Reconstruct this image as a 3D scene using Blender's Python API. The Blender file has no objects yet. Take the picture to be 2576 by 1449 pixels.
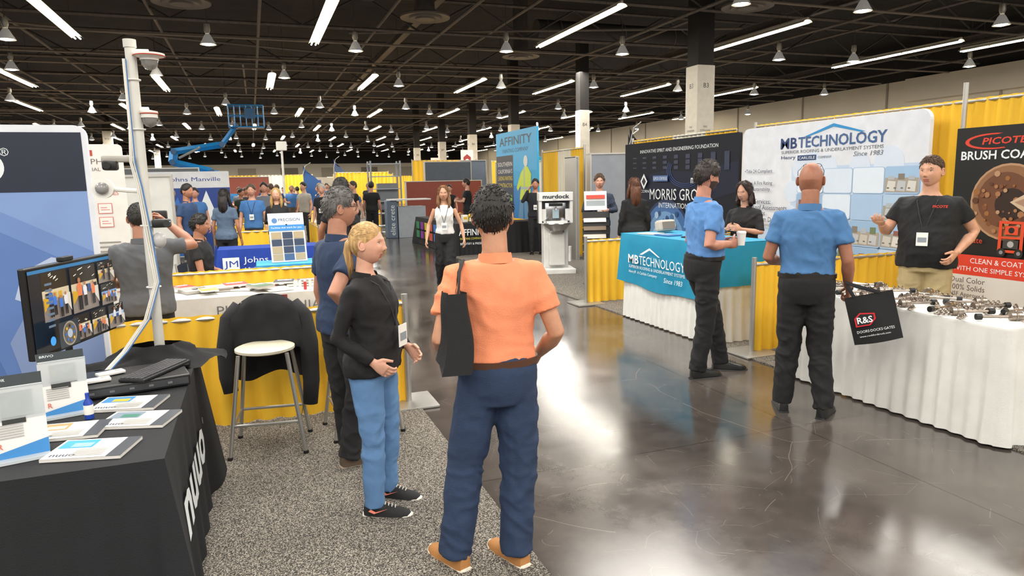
import bpy, bmesh, random
from math import *
from mathutils import Vector as V, Matrix, noise
R=random.Random(4)
SC=bpy.context.scene; COL=SC.collection
SC.view_settings.view_transform='Standard'
SC.view_settings.look='None'
SC.view_settings.exposure=0.0
def lin(h):
    o=[]
    for i in (0,2,4):
        c=int(h[i:i+2],16)/255
        o.append(c/12.92 if c<=.04045 else ((c+.055)/1.055)**2.4)
    return o
MC={}
def M(h,rough=.6,metal=0,bump=0,bs=60,var=.06,emit=0,sc=6,st=(1,1,1),alpha=1):
    key=(h,rough,metal,bump,bs,var,emit,sc,st,alpha)
    if key in MC: return MC[key]
    m=bpy.data.materials.new('surface_'+h); m.use_nodes=True
    nt=m.node_tree; N=nt.nodes; L=nt.links
    b=N['Principled BSDF']; c=lin(h)
    tc=N.new('ShaderNodeTexCoord'); mp=N.new('ShaderNodeMapping'); mp.inputs['Scale'].default_value=st
    L.new(tc.outputs['Object'],mp.inputs['Vector'])
    nz=N.new('ShaderNodeTexNoise'); nz.inputs['Scale'].default_value=sc; nz.inputs['Detail'].default_value=3
    L.new(mp.outputs[0],nz.inputs['Vector'])
    rp=N.new('ShaderNodeValToRGB')
    rp.color_ramp.elements[0].position=.3; rp.color_ramp.elements[1].position=.7
    rp.color_ramp.elements[0].color=[min(1,x*(1-var)) for x in c]+[1]
    rp.color_ramp.elements[1].color=[min(1,x*(1+var)) for x in c]+[1]
    L.new(nz.outputs['Fac'],rp.inputs['Fac']); L.new(rp.outputs[0],b.inputs['Base Color'])
    b.inputs['Roughness'].default_value=rough; b.inputs['Metallic'].default_value=metal
    if alpha<1: b.inputs['Alpha'].default_value=alpha
    if emit:
        b.inputs['Emission Color'].default_value=c+[1]; b.inputs['Emission Strength'].default_value=emit
    if bump:
        n2=N.new('ShaderNodeTexNoise'); n2.inputs['Scale'].default_value=bs; n2.inputs['Detail'].default_value=2
        L.new(mp.outputs[0],n2.inputs['Vector'])
        bp=N.new('ShaderNodeBump'); bp.inputs['Strength'].default_value=bump; bp.inputs['Distance'].default_value=.01
        L.new(n2.outputs['Fac'],bp.inputs['Height']); L.new(bp.outputs[0],b.inputs['Normal'])
    MC[key]=m; return m
WHITE=M('e6e4de',.5); BLACK=M('141414',.5); STEEL=M('b8b8ba',.25,1,var=.03); ALU=M('b4b2ad',.4,.8,var=.03); TOOL=M('958a80',.3,.95,var=.3,sc=20)
def cloth(h): return M(h,.85,0,.25,220,.08,0,9)
def pr(h): return M(h,.45,0,0,60,.02)
TXT={}
def textgeo(s,sh=0,off=0):
    k=(s,sh,off)
    if k not in TXT:
        cu=bpy.data.curves.new('t','FONT'); cu.body=s; cu.shear=sh; cu.offset=off; cu.resolution_u=2
        ob=bpy.data.objects.new('t',cu); COL.objects.link(ob)
        dg=bpy.context.evaluated_depsgraph_get()
        me=bpy.data.meshes.new_from_object(ob.evaluated_get(dg))
        vs=[v.co.copy() for v in me.vertices]; fs=[tuple(p.vertices) for p in me.polygons]
        bpy.data.objects.remove(ob); bpy.data.curves.remove(cu); bpy.data.meshes.remove(me)
        x0=min(v.x for v in vs);x1=max(v.x for v in vs);y0=min(v.y for v in vs);y1=max(v.y for v in vs)
        TXT[k]=([((v.x-x0)/(x1-x0),(v.y-y0)/max(1e-6,y1-y0)) for v in vs],fs,(x1-x0)/max(1e-6,(y1-y0)))
    return TXT[k]
class B:
    def __init__(s): s.v=[];s.f=[];s.m=[];s.mats=[];s.fr=None
    def mi(s,m):
        if m not in s.mats: s.mats.append(m)
        return s.mats.index(m)
    def add(s,vs,fs,m,mx=None):
        o=len(s.v); i=s.mi(m)
        s.v+=[(mx@V(p)) if mx else V(p) for p in vs]
        s.f+=[tuple(a+o for a in f) for f in fs]; s.m+=[i]*len(fs); return s
    def box(s,c,d,m,mx=None,rz=0,bev=0,rx=0):
        t=Matrix.Translation(V(c))@Matrix.Rotation(rz,4,'Z')@Matrix.Rotation(rx,4,'X')
        if mx: t=mx@t
        if bev:
            bm=bmesh.new(); bmesh.ops.create_cube(bm,size=1)
            bmesh.ops.scale(bm,vec=d,verts=bm.verts)
            bmesh.ops.bevel(bm,geom=bm.edges[:],offset=bev,segments=2,affect='EDGES',profile=.5)
            bm.verts.index_update()
            s.add([v.co.copy() for v in bm.verts],[tuple(v.index for v in f.verts) for f in bm.faces],m,t); bm.free(); return s
        x,y,z=[q/2 for q in d]
        vs=[(-x,-y,-z),(x,-y,-z),(x,y,-z),(-x,y,-z),(-x,-y,z),(x,-y,z),(x,y,z),(-x,y,z)]
        return s.add(vs,[(0,3,2,1),(4,5,6,7),(0,1,5,4),(1,2,6,5),(2,3,7,6),(3,0,4,7)],m,t)
    def tube(s,pts,rs,m,seg=8,side=None,mx=None,cap=1):
        pts=[V(p) for p in pts]; n=len(pts)
        if not isinstance(rs,(list,tuple)): rs=[rs]*n
        vs=[];fs=[];pv=V(side) if side else None
        for i,p in enumerate(pts):
            d=(pts[min(i+1,n-1)]-pts[max(i-1,0)])
            if d.length<1e-9: d=V((0,0,1))
            d.normalize()
            if pv is None: pv=V((1,0,0)) if abs(d.x)<.8 else V((0,1,0))
            a=pv-d*pv.dot(d)
            if a.length<1e-4: a=d.orthogonal()
            a.normalize(); b=d.cross(a)
            if not side: pv=a
            r=rs[i]; rx,ry=(r if isinstance(r,(list,tuple)) else (r,r))
            for k in range(seg):
                t=2*pi*k/seg; vs.append(p+a*(rx*cos(t))+b*(ry*sin(t)))
        for i in range(n-1):
            for k in range(seg):
                k2=(k+1)%seg; fs.append((i*seg+k,i*seg+k2,(i+1)*seg+k2,(i+1)*seg+k))
        if cap: fs.append(tuple(range(seg-1,-1,-1))); fs.append(tuple((n-1)*seg+k for k in range(seg)))
        return s.add(vs,fs,m,mx)
    def cyl(s,a,b,r,m,r2=None,seg=16,mx=None): return s.tube([a,b],[r,r if r2 is None else r2],m,seg,mx=mx)
    def sph(s,c,r,m,seg=14,mx=None,rot=None):
        if not isinstance(r,(list,tuple)): r=(r,r,r)
        vs=[];fs=[];n=max(6,seg//2+1)
        for i in range(n+1):
            ph=pi*i/n
            for k in range(seg):
                t=2*pi*k/seg; q=V((r[0]*sin(ph)*cos(t),r[1]*sin(ph)*sin(t),r[2]*cos(ph)))
                if rot: q=rot@q
                vs.append(V(c)+q)
        for i in range(n):
            for k in range(seg):
                k2=(k+1)%seg; fs.append((i*seg+k,(i+1)*seg+k,(i+1)*seg+k2,i*seg+k2))
        return s.add(vs,fs,m,mx)
    def lathe(s,prof,m,seg=20,mx=None):
        vs=[];fs=[];n=len(prof)
        for r,z in prof:
            for k in range(seg):
                t=2*pi*k/seg; vs.append((r*cos(t),r*sin(t),z))
        for i in range(n-1):
            for k in range(seg):
                k2=(k+1)%seg; fs.append((i*seg+k,i*seg+k2,(i+1)*seg+k2,(i+1)*seg+k))
        return s.add(vs,fs,m,mx)
    def torus(s,c,r,r2,m,mx=None,rot=None,seg=14,sx=1):
        rot=rot or Matrix.Identity(3); vs=[];fs=[]
        for i in range(seg):
            t=2*pi*i/seg
            for k in range(6):
                u=2*pi*k/6; w=r+r2*cos(u); vs.append(V(c)+rot@V((w*cos(t)*sx,w*sin(t),r2*sin(u))))
        for i in range(seg):
            for k in range(6):
                a=((i+1)%seg)*6; fs.append((i*6+k,a+k,a+(k+1)%6,i*6+(k+1)%6))
        return s.add(vs,fs,m,mx)
    def grid(s,fn,nu,nv,m,mx=None):
        vs=[fn(i/nu,j/nv) for j in range(nv+1) for i in range(nu+1)]
        w=nu+1
        return s.add(vs,[(j*w+i,j*w+i+1,(j+1)*w+i+1,(j+1)*w+i) for j in range(nv) for i in range(nu)],m,mx)
    def frame(s,O,r,u=(0,0,1)): s.fr=(V(O),V(r).normalized(),V(u).normalized(),V(r).cross(V(u)).normalized()); s.lay=1; return s
    def pt(s,u,v,h=None):
        O,r,up,n=s.fr; return O+r*u+up*v+n*(h if h is not None else s.lay*.0012)
    def poly(s,pts,m):
        s.add([s.pt(*p) for p in pts],[tuple(range(len(pts)))],m); s.lay+=.25; return s
    def rect(s,u0,v0,u1,v1,m,r=0):
        if r:
            p=[]
            for cx,cy,a0 in ((u1-r,v0+r,-90),(u1-r,v1-r,0),(u0+r,v1-r,90),(u0+r,v0+r,180)):
                for k in range(5): a=radians(a0+k*22.5); p.append((cx+r*cos(a),cy+r*sin(a)))
            return s.poly(p,m)
        return s.poly([(u0,v0),(u1,v0),(u1,v1),(u0,v1)],m)
    def disc(s,u,v,r,m,ry=None,a0=0,a1=360,n=28):
        return s.poly([(u+r*cos(radians(a0+(a1-a0)*k/n)),v+(ry or r)*sin(radians(a0+(a1-a0)*k/n))) for k in range(n)],m)
    def text(s,t,u,v,h,m,w=None,al='l',sh=0,off=0):
        vs,fs,asp=textgeo(t,sh,off)
        w=w or h*asp; u0=u-(w/2 if al=='c' else (w if al=='r' else 0))
        s.add([s.pt(u0+a*w,v+b*h) for a,b in vs],fs,m); s.lay+=.25; return s
    def mesh(s,name,smooth=0):
        me=bpy.data.meshes.new(name); me.from_pydata([tuple(p) for p in s.v],[],s.f)
        for m in s.mats: me.materials.append(m)
        me.polygons.foreach_set('material_index',s.m)
        if smooth: me.polygons.foreach_set('use_smooth',[True]*len(s.f))
        me.update()
        if smooth==1:
            try: me.set_sharp_from_angle(angle=radians(40))
            except Exception: pass
        return me
    def part(s,name,parent=None,smooth=0,label=None):
        ob=bpy.data.objects.new(name,s.mesh(name,smooth)); COL.objects.link(ob)
        if parent: ob.parent=parent
        if label: ob['label']=label
        return ob
    def solo(s,name,label,cat,loc=(0,0,0),rz=0,smooth=0,group=None,kind=None):
        ob=s.part(name,None,smooth); ob.location=loc; ob.rotation_euler=(0,0,rz)
        if kind=='structure': ob['kind']=kind; return ob
        ob['label']=label; ob['category']=cat
        if group: ob['group']=group
        if kind: ob['kind']=kind
        return ob
def thing(name,label,cat,loc=(0,0,0),rz=0,group=None):
    ob=bpy.data.objects.new(name,None); ob.empty_display_size=.1; COL.objects.link(ob)
    ob.location=loc; ob.rotation_euler=(0,0,rz); ob['label']=label; ob['category']=cat
    if group: ob['group']=group
    return ob
def dup(ob,loc,rz=None,label=None):
    n=ob.copy(); COL.objects.link(n); n.location=loc
    if rz is not None: n.rotation_euler=(0,0,rz)
    if label: n['label']=label
    for c in ob.children:
        k=c.copy(); COL.objects.link(k); k.parent=n
        for c2 in c.children:
            k2=c2.copy(); COL.objects.link(k2); k2.parent=k
    return n
# ---------------- camera
cam=bpy.data.cameras.new('camera'); co=bpy.data.objects.new('camera',cam); COL.objects.link(co)
yaw=radians(20.3);p=radians(8.7);s_=sin(radians(1.2))
r0=V((cos(yaw),-sin(yaw),0)); f0=V((sin(yaw)*cos(p),cos(yaw)*cos(p),-sin(p))); u0=r0.cross(f0)
r1=(r0-u0*s_).normalized(); u1=(u0+r0*s_).normalized()
mx=Matrix((r1,u1,-f0)).transposed().to_4x4(); mx.translation=V((0,0,1.70)); co.matrix_world=mx
cam.sensor_width=36; cam.lens=1740/2576*36; cam.clip_end=400; SC.camera=co
w=bpy.data.worlds.new('world'); SC.world=w; w.use_nodes=True
w.node_tree.nodes['Background'].inputs[0].default_value=(1,.97,.93,1); w.node_tree.nodes['Background'].inputs[1].default_value=.95
# ---------------- setting
def floor_mat():
    m=bpy.data.materials.new('polished_concrete'); m.use_nodes=True; nt=m.node_tree;N=nt.nodes;L=nt.links;b=N['Principled BSDF']
    tc=N.new('ShaderNodeTexCoord')
    n1=N.new('ShaderNodeTexNoise'); n1.inputs['Scale'].default_value=.9; n1.inputs['Detail'].default_value=10; n1.inputs['Roughness'].default_value=.7
    L.new(tc.outputs['Object'],n1.inputs['Vector'])
    r=N.new('ShaderNodeValToRGB'); r.color_ramp.elements[0].position=.32; r.color_ramp.elements[1].position=.72
    r.color_ramp.elements[0].color=lin('37322f')+[1]; r.color_ramp.elements[1].color=lin('5a524c')+[1]
    L.new(n1.outputs['Fac'],r.inputs['Fac'])
    def mix(prev,fac,col,amt):
        mu=N.new('ShaderNodeMath'); mu.operation='MULTIPLY'; mu.inputs[1].default_value=amt; L.new(fac,mu.inputs[0])
        mi=N.new('ShaderNodeMixRGB'); L.new(mu.outputs[0],mi.inputs['Fac']); L.new(prev,mi.inputs['Color1']); mi.inputs['Color2'].default_value=lin(col)+[1]; return mi.outputs[0]
    out=r.outputs[0]
    for sc,th,amt,ds,gth in ((.7,.0009,.26,.25,.47),(1.9,.0018,.14,.15,.52),(3.7,.003,.10,.6,.54)):
        n3=N.new('ShaderNodeTexNoise'); n3.inputs['Scale'].default_value=1.1; L.new(tc.outputs['Object'],n3.inputs['Vector'])
        mm=N.new('ShaderNodeMixRGB'); mm.inputs['Fac'].default_value=ds; L.new(tc.outputs['Object'],mm.inputs['Color1']); L.new(n3.outputs['Color'],mm.inputs['Color2'])
        vo=N.new('ShaderNodeTexVoronoi'); vo.feature='DISTANCE_TO_EDGE'; vo.inputs['Scale'].default_value=sc; L.new(mm.outputs[0],vo.inputs['Vector'])
        lt=N.new('ShaderNodeMath'); lt.operation='LESS_THAN'; lt.inputs[1].default_value=th; L.new(vo.outputs['Distance'],lt.inputs[0])
        n4=N.new('ShaderNodeTexNoise'); n4.inputs['Scale'].default_value=sc*1.7; L.new(tc.outputs['Object'],n4.inputs['Vector'])
        gt=N.new('ShaderNodeMath'); gt.operation='GREATER_THAN'; gt.inputs[1].default_value=gth; L.new(n4.outputs['Fac'],gt.inputs[0])
        mu=N.new('ShaderNodeMath'); mu.operation='MULTIPLY'; L.new(lt.outputs[0],mu.inputs[0]); L.new(gt.outputs[0],mu.inputs[1])
        out=mix(out,mu.outputs[0],'b8aa9a',amt)
    br=N.new('ShaderNodeTexBrick'); br.offset=0; br.inputs['Scale'].default_value=1; br.inputs['Brick Width'].default_value=3.3; br.inputs['Row Height'].default_value=4.4; br.inputs['Mortar Size'].default_value=.005
    mp=N.new('ShaderNodeMapping'); mp.inputs['Location'].default_value=(-.1,.8,0); L.new(tc.outputs['Object'],mp.inputs['Vector']); L.new(mp.outputs[0],br.inputs['Vector'])
    out=mix(out,br.outputs['Fac'],'1e1815',.6)
    L.new(out,b.inputs['Base Color'])
    r2=N.new('ShaderNodeMapRange'); r2.inputs['From Min'].default_value=.3; r2.inputs['From Max'].default_value=.7; r2.inputs['To Min'].default_value=.10; r2.inputs['To Max'].default_value=.24; L.new(n1.outputs['Fac'],r2.inputs['Value']); L.new(r2.outputs[0],b.inputs['Roughness'])
    b.inputs['IOR'].default_value=1.75
    return m
def carpet_mat():
    m=bpy.data.materials.new('speckled_carpet'); m.use_nodes=True; nt=m.node_tree;N=nt.nodes;L=nt.links;b=N['Principled BSDF']
    tc=N.new('ShaderNodeTexCoord'); vo=N.new('ShaderNodeTexVoronoi'); vo.inputs['Scale'].default_value=225; L.new(tc.outputs['Object'],vo.inputs['Vector'])
    r=N.new('ShaderNodeValToRGB'); r.color_ramp.interpolation='CONSTANT'; e=r.color_ramp.elements
    e[0].color=lin('2a2825')+[1]; e[1].position=.38; e[1].color=lin('666058')+[1]
    q=e.new(.64); q.color=lin('9c958a')+[1]; q=e.new(.86); q.color=lin('3f3b37')+[1]
    L.new(vo.outputs['Color'],r.inputs['Fac']); L.new(r.outputs[0],b.inputs['Base Color']); b.inputs['Roughness'].default_value=1
    bp=N.new('ShaderNodeBump'); bp.inputs['Strength'].default_value=.3; bp.inputs['Distance'].default_value=.004; L.new(vo.outputs['Distance'],bp.inputs['Height']); L.new(bp.outputs[0],b.inputs['Normal'])
    return m
B().box((-10,50,-.1),(110,140,.2),floor_mat()).solo('floor','','',kind='structure')
WALL=M('e4dac6',.8,0,0,60,.05,0,.3); WALLD=M('2a2725',.9)
CEIL=M('282422',.95,var=.3,sc=1.5)
B().box((-10,50,8.9),(110,140,.2),CEIL).solo('ceiling','','',kind='structure')
b=B(); b.box((34.5,50,3.4),(.4,140,6.8),WALL)
for i in range(20): b.box((34.28,-15+i*6.5,3.4),(.06,.12,6.8),M('a89e8c',.8))
b.box((34.5,50,7.85),(.4,140,2.1),WALLD); b.box((34.1,20,6.2),(.5,18,1.2),WALL); b.solo('wall_right','','',kind='structure')
b=B(); b.box((-10,115,2.6),(90,.4,5.2),WALL); b.box((-10,115,7),(90,.4,3.6),WALLD)
for i in range(14): b.box((-50+i*6.2,114.7,2.4),(2.6,.1,4.4),M('8f8678' if i%2 else 'b7ac9a',.8))
b.solo('wall_far','','',kind='structure')
b=B(); b.box((-60,50,2.6),(.4,140,5.2),WALL); b.box((-60,50,7),(.4,140,3.6),WALLD); b.solo('wall_left','','',kind='structure')
CM=carpet_mat()
B().box((-2.45,6.1,.006),(7.1,14.8,.012),CM).solo('carpet','speckled grey and black booth carpet beside the aisle','carpet')
B().box((6.9,8.0,.006),(5.2,17,.012),CM).solo('carpet','speckled grey booth carpet under the draped counters','carpet')
B().box((-2.45,19,.006),(7.1,8,.012),CM).solo('carpet','speckled grey booth carpet farther up the aisle','carpet')
# ceiling steel
DK=M('4c4641',.7,var=.2); DK2=M('6a6158',.6,var=.2)
b=B()
for z in (7.0,8.1): b.tube([(-44,0,z),(34,0,z)],.06,DK2,4)
n=39
for i in range(n):
    x=-44+78*i/n; b.tube([(x,0,7.0 if i%2 else 8.1),(x+2,0,8.1 if i%2 else 7.0)],.04,DK,4)
tr=b.solo('roof_truss','dark steel roof truss with diagonal webbing','roof truss',(0,10.5,0),group='roof trusses')
for y in (19.5,25,32.9,37.6,45,54,64,75,88,101): dup(tr,(0,y,0))
b=B().tube([(0,-5,0),(0,113,0)],.05,DK2,6); pp=b.solo('ceiling_pipe','long dark conduit pipe under the ceiling','pipe',(6.6,0,6.88),group='ceiling conduits',smooth=1)
for x,z in ((-30,7.2),(-26,6.8),(-22,6.9),(-18,7.3),(-15,7.2),(-12.2,6.8),(-9,6.9),(-6.9,7.2),(-2.6,7.3),(.6,6.82),(4.6,7.2),(8.9,7.3),(13.3,6.82),(15.2,7.3),(19.6,6.9),(22.6,7.3),(28.5,7.0),(31,6.8)): dup(pp,(x,0,z))
b=B().box((0,0,.14),(.26,88,.03),DK2).box((0,0,-.14),(.26,88,.03),DK2).box((0,0,0),(.03,88,.28),DK); bm_=b.solo('roof_beam','long grey steel roof beam running along the hall','beam',(5.9,60,7.45),group='roof beams')
for x in (-11,19.0,-24,30): dup(bm_,(x,60,7.45))
b=B().tube([(-42,0,0),(33,0,0)],.04,M('8a7d6e',.6),6); pp=b.solo('ceiling_pipe','thin brown cross pipe under the ceiling','pipe',(0,17,6.68),group='cross pipes',smooth=1)
for y in (25.8,29.8,32.2,38.2,41,46.6,51.5,53,59,65,67.4,77,80,90,96,103): dup(pp,(0,y,6.66))
b=B().tube([(-6.5,0,0),(6.5,6.5,.5)],.045,M('7a6f63',.6),6); pp=b.solo('ceiling_brace','diagonal brace rod between the roof trusses','brace',(-1,26.3,6.95),group='diagonal braces',smooth=1)
for x,y,r in ((13,26.5,2.2),(-14,28,.3),(3,38.5,1.1),(20,38,2.4),(-9,46,.2),(12,48,1.9),(-20,55,.4),(6,60,1.2)): dup(pp,(x,y,6.95),r)
b=B().tube([(8.2,13.6,8.0),(19,13.6,8.0)],.52,M('4a4540',.6),20)
for x in (9,12,15,18): b.torus((x,13.6,8.0),.53,.03,DK2,rot=Matrix.Rotation(pi/2,3,'Y'),seg=20); b.cyl((x,13.6,8.4),(x,13.6,8.79),.03,DK2,seg=6)
b.solo('air_duct','large round dark air duct under the ceiling','duct',smooth=1)
b=B().tube([(3.7,15,8.05),(3.7,21,8.05),(3.7,22.2,7.5)],.36,M('4a4540',.6),16); b.cyl((3.7,18,8.3),(3.7,18,8.79),.03,DK2,seg=6); b.solo('air_duct','dark bent air duct hanging under the ceiling','duct',smooth=1)
b=B().tube([(11.5,27.6,7.9),(18.6,27.6,7.9)],.42,M('4a4540',.6),18)
for x in (12.5,15.5,18): b.torus((x,27.6,7.9),.43,.03,DK2,rot=Matrix.Rotation(pi/2,3,'Y'),seg=18); b.cyl((x,27.6,8.3),(x,27.6,8.79),.03,DK2,seg=6)
b.solo('air_duct','grey round duct section crossing the hall','duct',smooth=1)
for x,y in ((-1.4,21.4),(5.3,21.4),(14.1,17.6),(10.5,26.8)):
    b=B().lathe([(0,.25),(.3,.25),(.35,.12),(.75,.0),(.75,-.05),(.5,-.02),(.48,-.08),(.3,-.05),(.28,-.1),(0,-.1)],M('6a5f57',.5),28); b.cyl((0,0,.2),(0,0,2.09),.3,DK,seg=16)
    b.solo('air_diffuser','round stepped dark air diffuser under the ceiling','air vent',(x,y,6.7),smooth=1,group='ceiling diffusers')
# strip lights and added fill lights
EM=M('fff3d6',.5,emit=9); HS=M('d9d3c4',.5)
def strip(L):
    t=thing('strip_light','long twin-tube strip light hanging from the ceiling','ceiling light',group='strip lights')
    b=B()
    b.grid(lambda u,v:(lambda a:V((.17*sin(a),(u-.5)*L,.09*cos(a)-.02)))((v-.5)*pi*.95),2,8,HS); b.box((0,0,.1),(.07,L,.07),HS); b.part('housing',t,1)
    for x in (-.07,.07):
        b=B().tube([(x,-L/2+.03,-.02),(x,L/2-.03,-.02)],.025,EM,8)
        for i in range(1,5): b.box((x,-L/2+L*i/5,-.01),(.08,.05,.05),HS)
        b.part('tube',t,1)
    for y in (-L*.35,L*.35): B().tube([(0,y,.1),(0,y,2.3)],.008,DK,4).part('hanger',t)
    return t
s6=strip(6.1); near=[(10.05,20.9),(16.8,21.1),(24.9,22.1),(2.35,22.4),(-4.8,23.2),(27,17.6)]
s6.location=(near[0][0],near[0][1],6.5)
for x,y in near[1:6]: dup(s6,(x,y,6.5))
s5=strip(4.9); s5.location=(5.5,34.2,6.5)
for x,y in ((10.6,34.3),(15,34),(1.2,34.8),(-3.5,36.5),(-9,36),(20.5,34),(26,34),(-15,36)): dup(s5,(x,y,6.5))
for j,y in enumerate((48,61,74,87,100)):
    for i in range(14): dup(s5,(-31+i*4.9+(j%2)*2.2,y+R.uniform(-1,1),6.5))
def area(x,y,P,L=6,wd=.5,z=6.42):
    l=bpy.data.lights.new('lamp','AREA'); l.shape='RECTANGLE'; l.size=wd; l.size_y=L; l.energy=P; l.color=(1,.955,.88)
    o=bpy.data.objects.new('tube_and_fill_light',l); COL.objects.link(o); o.location=(x,y,z)
for x,y in near[:6]: area(x,y,230,5.8,.34)
for x in (-13,-6,.0,7,14,21):
    area(x,8.0,800,9,2.6,6.6); area(x,-4.5,860,9,2.2,6.6)  # unseen broad fill panels added above and behind the camera, no fixtures
for x in (-14,-2,12,20): area(x,29,800,1.5,5,6.6)  # added fill panels, no fixture hangs at these spots
for y in (41,55,68,94):
    for x in (-24,-8,6,22): area(x,y,2100,6,1.0,6.55)  # fill added between the strip rows to brighten the far hall
def highbay():
    t=thing('high_bay_lamp','bell-shaped glass high bay lamp under the ceiling','ceiling light',group='high bay lamps')
    b=B().lathe([(0,.60),(.085,.60),(.095,.42),(.07,.36),(.05,.30),(0,.30)],M('8f8a80',.4,.6),14); b.cyl((0,0,.6),(0,0,2.8),.012,DK,seg=5); b.part('ballast',t,1)
    B().lathe([(.06,.31),(.11,.24),(.17,.12),(.24,0),(.23,0),(.16,.12),(.09,.24)],M('a09c94',.15,.75,emit=.42),20).part('shade',t,1)
    B().sph((0,0,.04),(.18,.18,.07),M('fff6e2',.5,emit=30),12).part('bulb',t,2)
    return t
hb=highbay(); hb.location=(-6.2,24.2,6)
for x,y in ((-.9,23.6),(3.5,23.6),(8.3,22.5),(12.4,22),(18.8,21.6),(22,21.2),(28,21)): dup(hb,(x,y,6))
for x,y in ((7.9,15.4),(11.9,15.1),(15.6,14.8),(21.2,15),(25,13.6),(-.5,16)): dup(hb,(x,y,6))
for j,y in enumerate((30.6,39.6,44.2,54.2,57.2,66,69.4,79,81.6,92,94.6,105,109)):
    for i in range(17):
        x=-41+i*4.7+(j%2)*2.2
        if x<33: dup(hb,(x+.3,y,6+R.uniform(-.1,.1)))
CW=M('dcd5c6',.7)
def column(x,y,h,txt,w=.67):
    t=thing('building_column','square white concrete column marked with grid letters','column',(x,y,0),group='hall columns')
    B().box((0,0,h/2),(w,w,h),CW,bev=.02).part('shaft',t); B().box((0,0,(h+8.8)/2),(w*.9,w*.9,8.8-h),WALLD).part('shaft_top',t)
    for O,r in (((-w/2,-w/2,0),(1,0,0)),((-w/2,w/2,0),(0,-1,0))):
        b=B().frame(O,r); b.text(txt,w/2,h-.72,.15,BLACK,al='c')
        if w>.6 and y<22: b.text('FIRE',w/2,h-2.0,.06,BLACK,al='c');b.text('EXTINGUISHER',w/2,h-2.12,.06,BLACK,al='c',w=.4)
        b.part('lettering',t)
column(14.2,20.0,5.35,'B3'); column(14.6,29.6,4.9,'B4',.5)
for i,y in enumerate((38.6,46.8,55,64)): column(14.6,y,5,'B%d'%(5+i),.55)
column(-10.9,67,6.6,'B16'); column(-10.7,83.5,6.6,'B15'); column(-10.6,97,6.6,'B14')
# ---------------- drapes
YEL=M('f2c030',.75,0,.3,300,.1,0,3,(1,1,.2)); WDR=M('e6dfcc',.8,0,.2,300,.08,0,3,(1,1,.2))
def drape(x0,y0,x1,y1,h,label,panels=None,posts=(1,1),A=.022,P=.12,group='pipe and drape dividers'):
    L=hypot(x1-x0,y1-y0); rz=atan2(y1-y0,x1-x0)
    t=thing('pipe_and_drape',label,'drape divider',(x0,y0,0),rz,group)
    panels=panels or [(0,1,YEL)]
    for a,c,m in panels:
        n=max(8,int((c-a)*L/P*6)); sd=R.random()*50
        def fn(u,v):
            x=(a+(c-a)*u)*L; q=2*pi*x/P+2.2*noise.noise(V((x*2.1,sd,0)))*(1+.4*v)
            am=A*(.55+.6*(1-v))*(1+.5*noise.noise(V((x*3,sd,v))))
            return V((x+.2*am*cos(q),am*sin(q)+.01*noise.noise(V((x*5,v*3,sd))),.02+(h-.02)*v-.006*abs(sin(q*.5))*(1 if v==1 else 0)))
        B().grid(fn,n,6 if h<1.5 else 10,m).part('curtain',t,2)
    B().tube([(0,0,h-.03),(L,0,h-.03)],.015,ALU,8).part('rail',t,1)
    for k,on in enumerate(posts):
        if on:
            b=B().tube([(k*L,0,0),(k*L,0,h+.04)],.024,ALU,10); b.box((k*L,0,.012),(.4,.4,.02),ALU,bev=.005); b.part('post',t,1)
    return t
def skirt_table(x0,y0,x1,y1,h,label,top,skirt,P=.11,A=.011,name='skirted_table'):
    t=thing(name,label,'table',((x0+x1)/2,(y0+y1)/2,0)); X=(x1-x0)/2;Y=(y1-y0)/2
    B().box((0,0,h-.02),(2*X,2*Y,.04),top,bev=.008).part('tabletop',t)
    per=[(X,Y),(-X,Y),(-X,-Y),(X,-Y),(X,Y)]; seg=[2*X,2*Y,2*X,2*Y]; T=sum(seg); n=int(T/P*7)
    def fn(u,v):
        d=u*T; i=0
        while i<3 and d>seg[i]: d-=seg[i]; i+=1
        a=V(per[i]);c=V(per[i+1]);f=min(1,d/seg[i]); q=a.lerp(c,f); nn=V((c-a)).normalized(); no=V((nn.y,-nn.x))
        ph=2*pi*u*T/P+4*noise.noise(V((u*T*1.5,.3,7))); am=A*(1.3-v)*(1+.9*noise.noise(V((u*T*4,1,v))))
        o=q+no*(.012+am*(1+sin(ph))+.03*(1-v)*.5)
        return V((o.x,o.y,.015+(h-.03)*v))
    B().grid(fn,n,8,skirt).part('table_skirt',t,2)
    for sx in (-1,1):
        for sy in (-1,1): B().tube([(sx*(X-.1),sy*(Y-.1),0),(sx*(X-.1),sy*(Y-.1),h-.05)],.015,ALU,6).part('leg',t)
    return t
drape(4.46,5.36,6.70,5.36,.90,'low yellow drape divider between two booths')
drape(4.26,8.56,6.7,8.56,.90,'low yellow drape divider beside the teal covered counter')
drape(6.98,1.5,6.98,8.45,2.45,'tall yellow back drape behind the booths',posts=(1,1))
drape(7.0,8.90,7.0,12.0,2.45,'tall yellow and white back drape',panels=[(0,.25,YEL),(.25,.55,WDR),(.55,1,YEL)],posts=(0,1))
B().tube([(6.86,5.16,0),(6.86,5.16,2.6)],.025,ALU,10).solo('drape_upright','tall aluminium drape upright between back drapes','post',smooth=1)
drape(7.0,14.1,7.0,16.5,2.45,'tall yellow and white drape beside the drinking fountain',panels=[(0,.3,YEL),(.3,.6,WDR),(.6,1,YEL)])
WC=M('dcdcd8',.7,0,.3,250,.05)
skirt_table(4.24,2.80,4.98,4.68,.76,'white pleated skirt table covered with metal tools',WC,M('d4d3ce',.7,0,.3,250,.06))
t=skirt_table(4.32,5.82,5.02,7.55,1.04,'tall counter with teal cover and white pleated skirt',WC,WC,name='draped_counter')
TEAL=M('0b86ab',.7,0,.2,200,.06)
b=B(); X=.36;Y=.88
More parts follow.
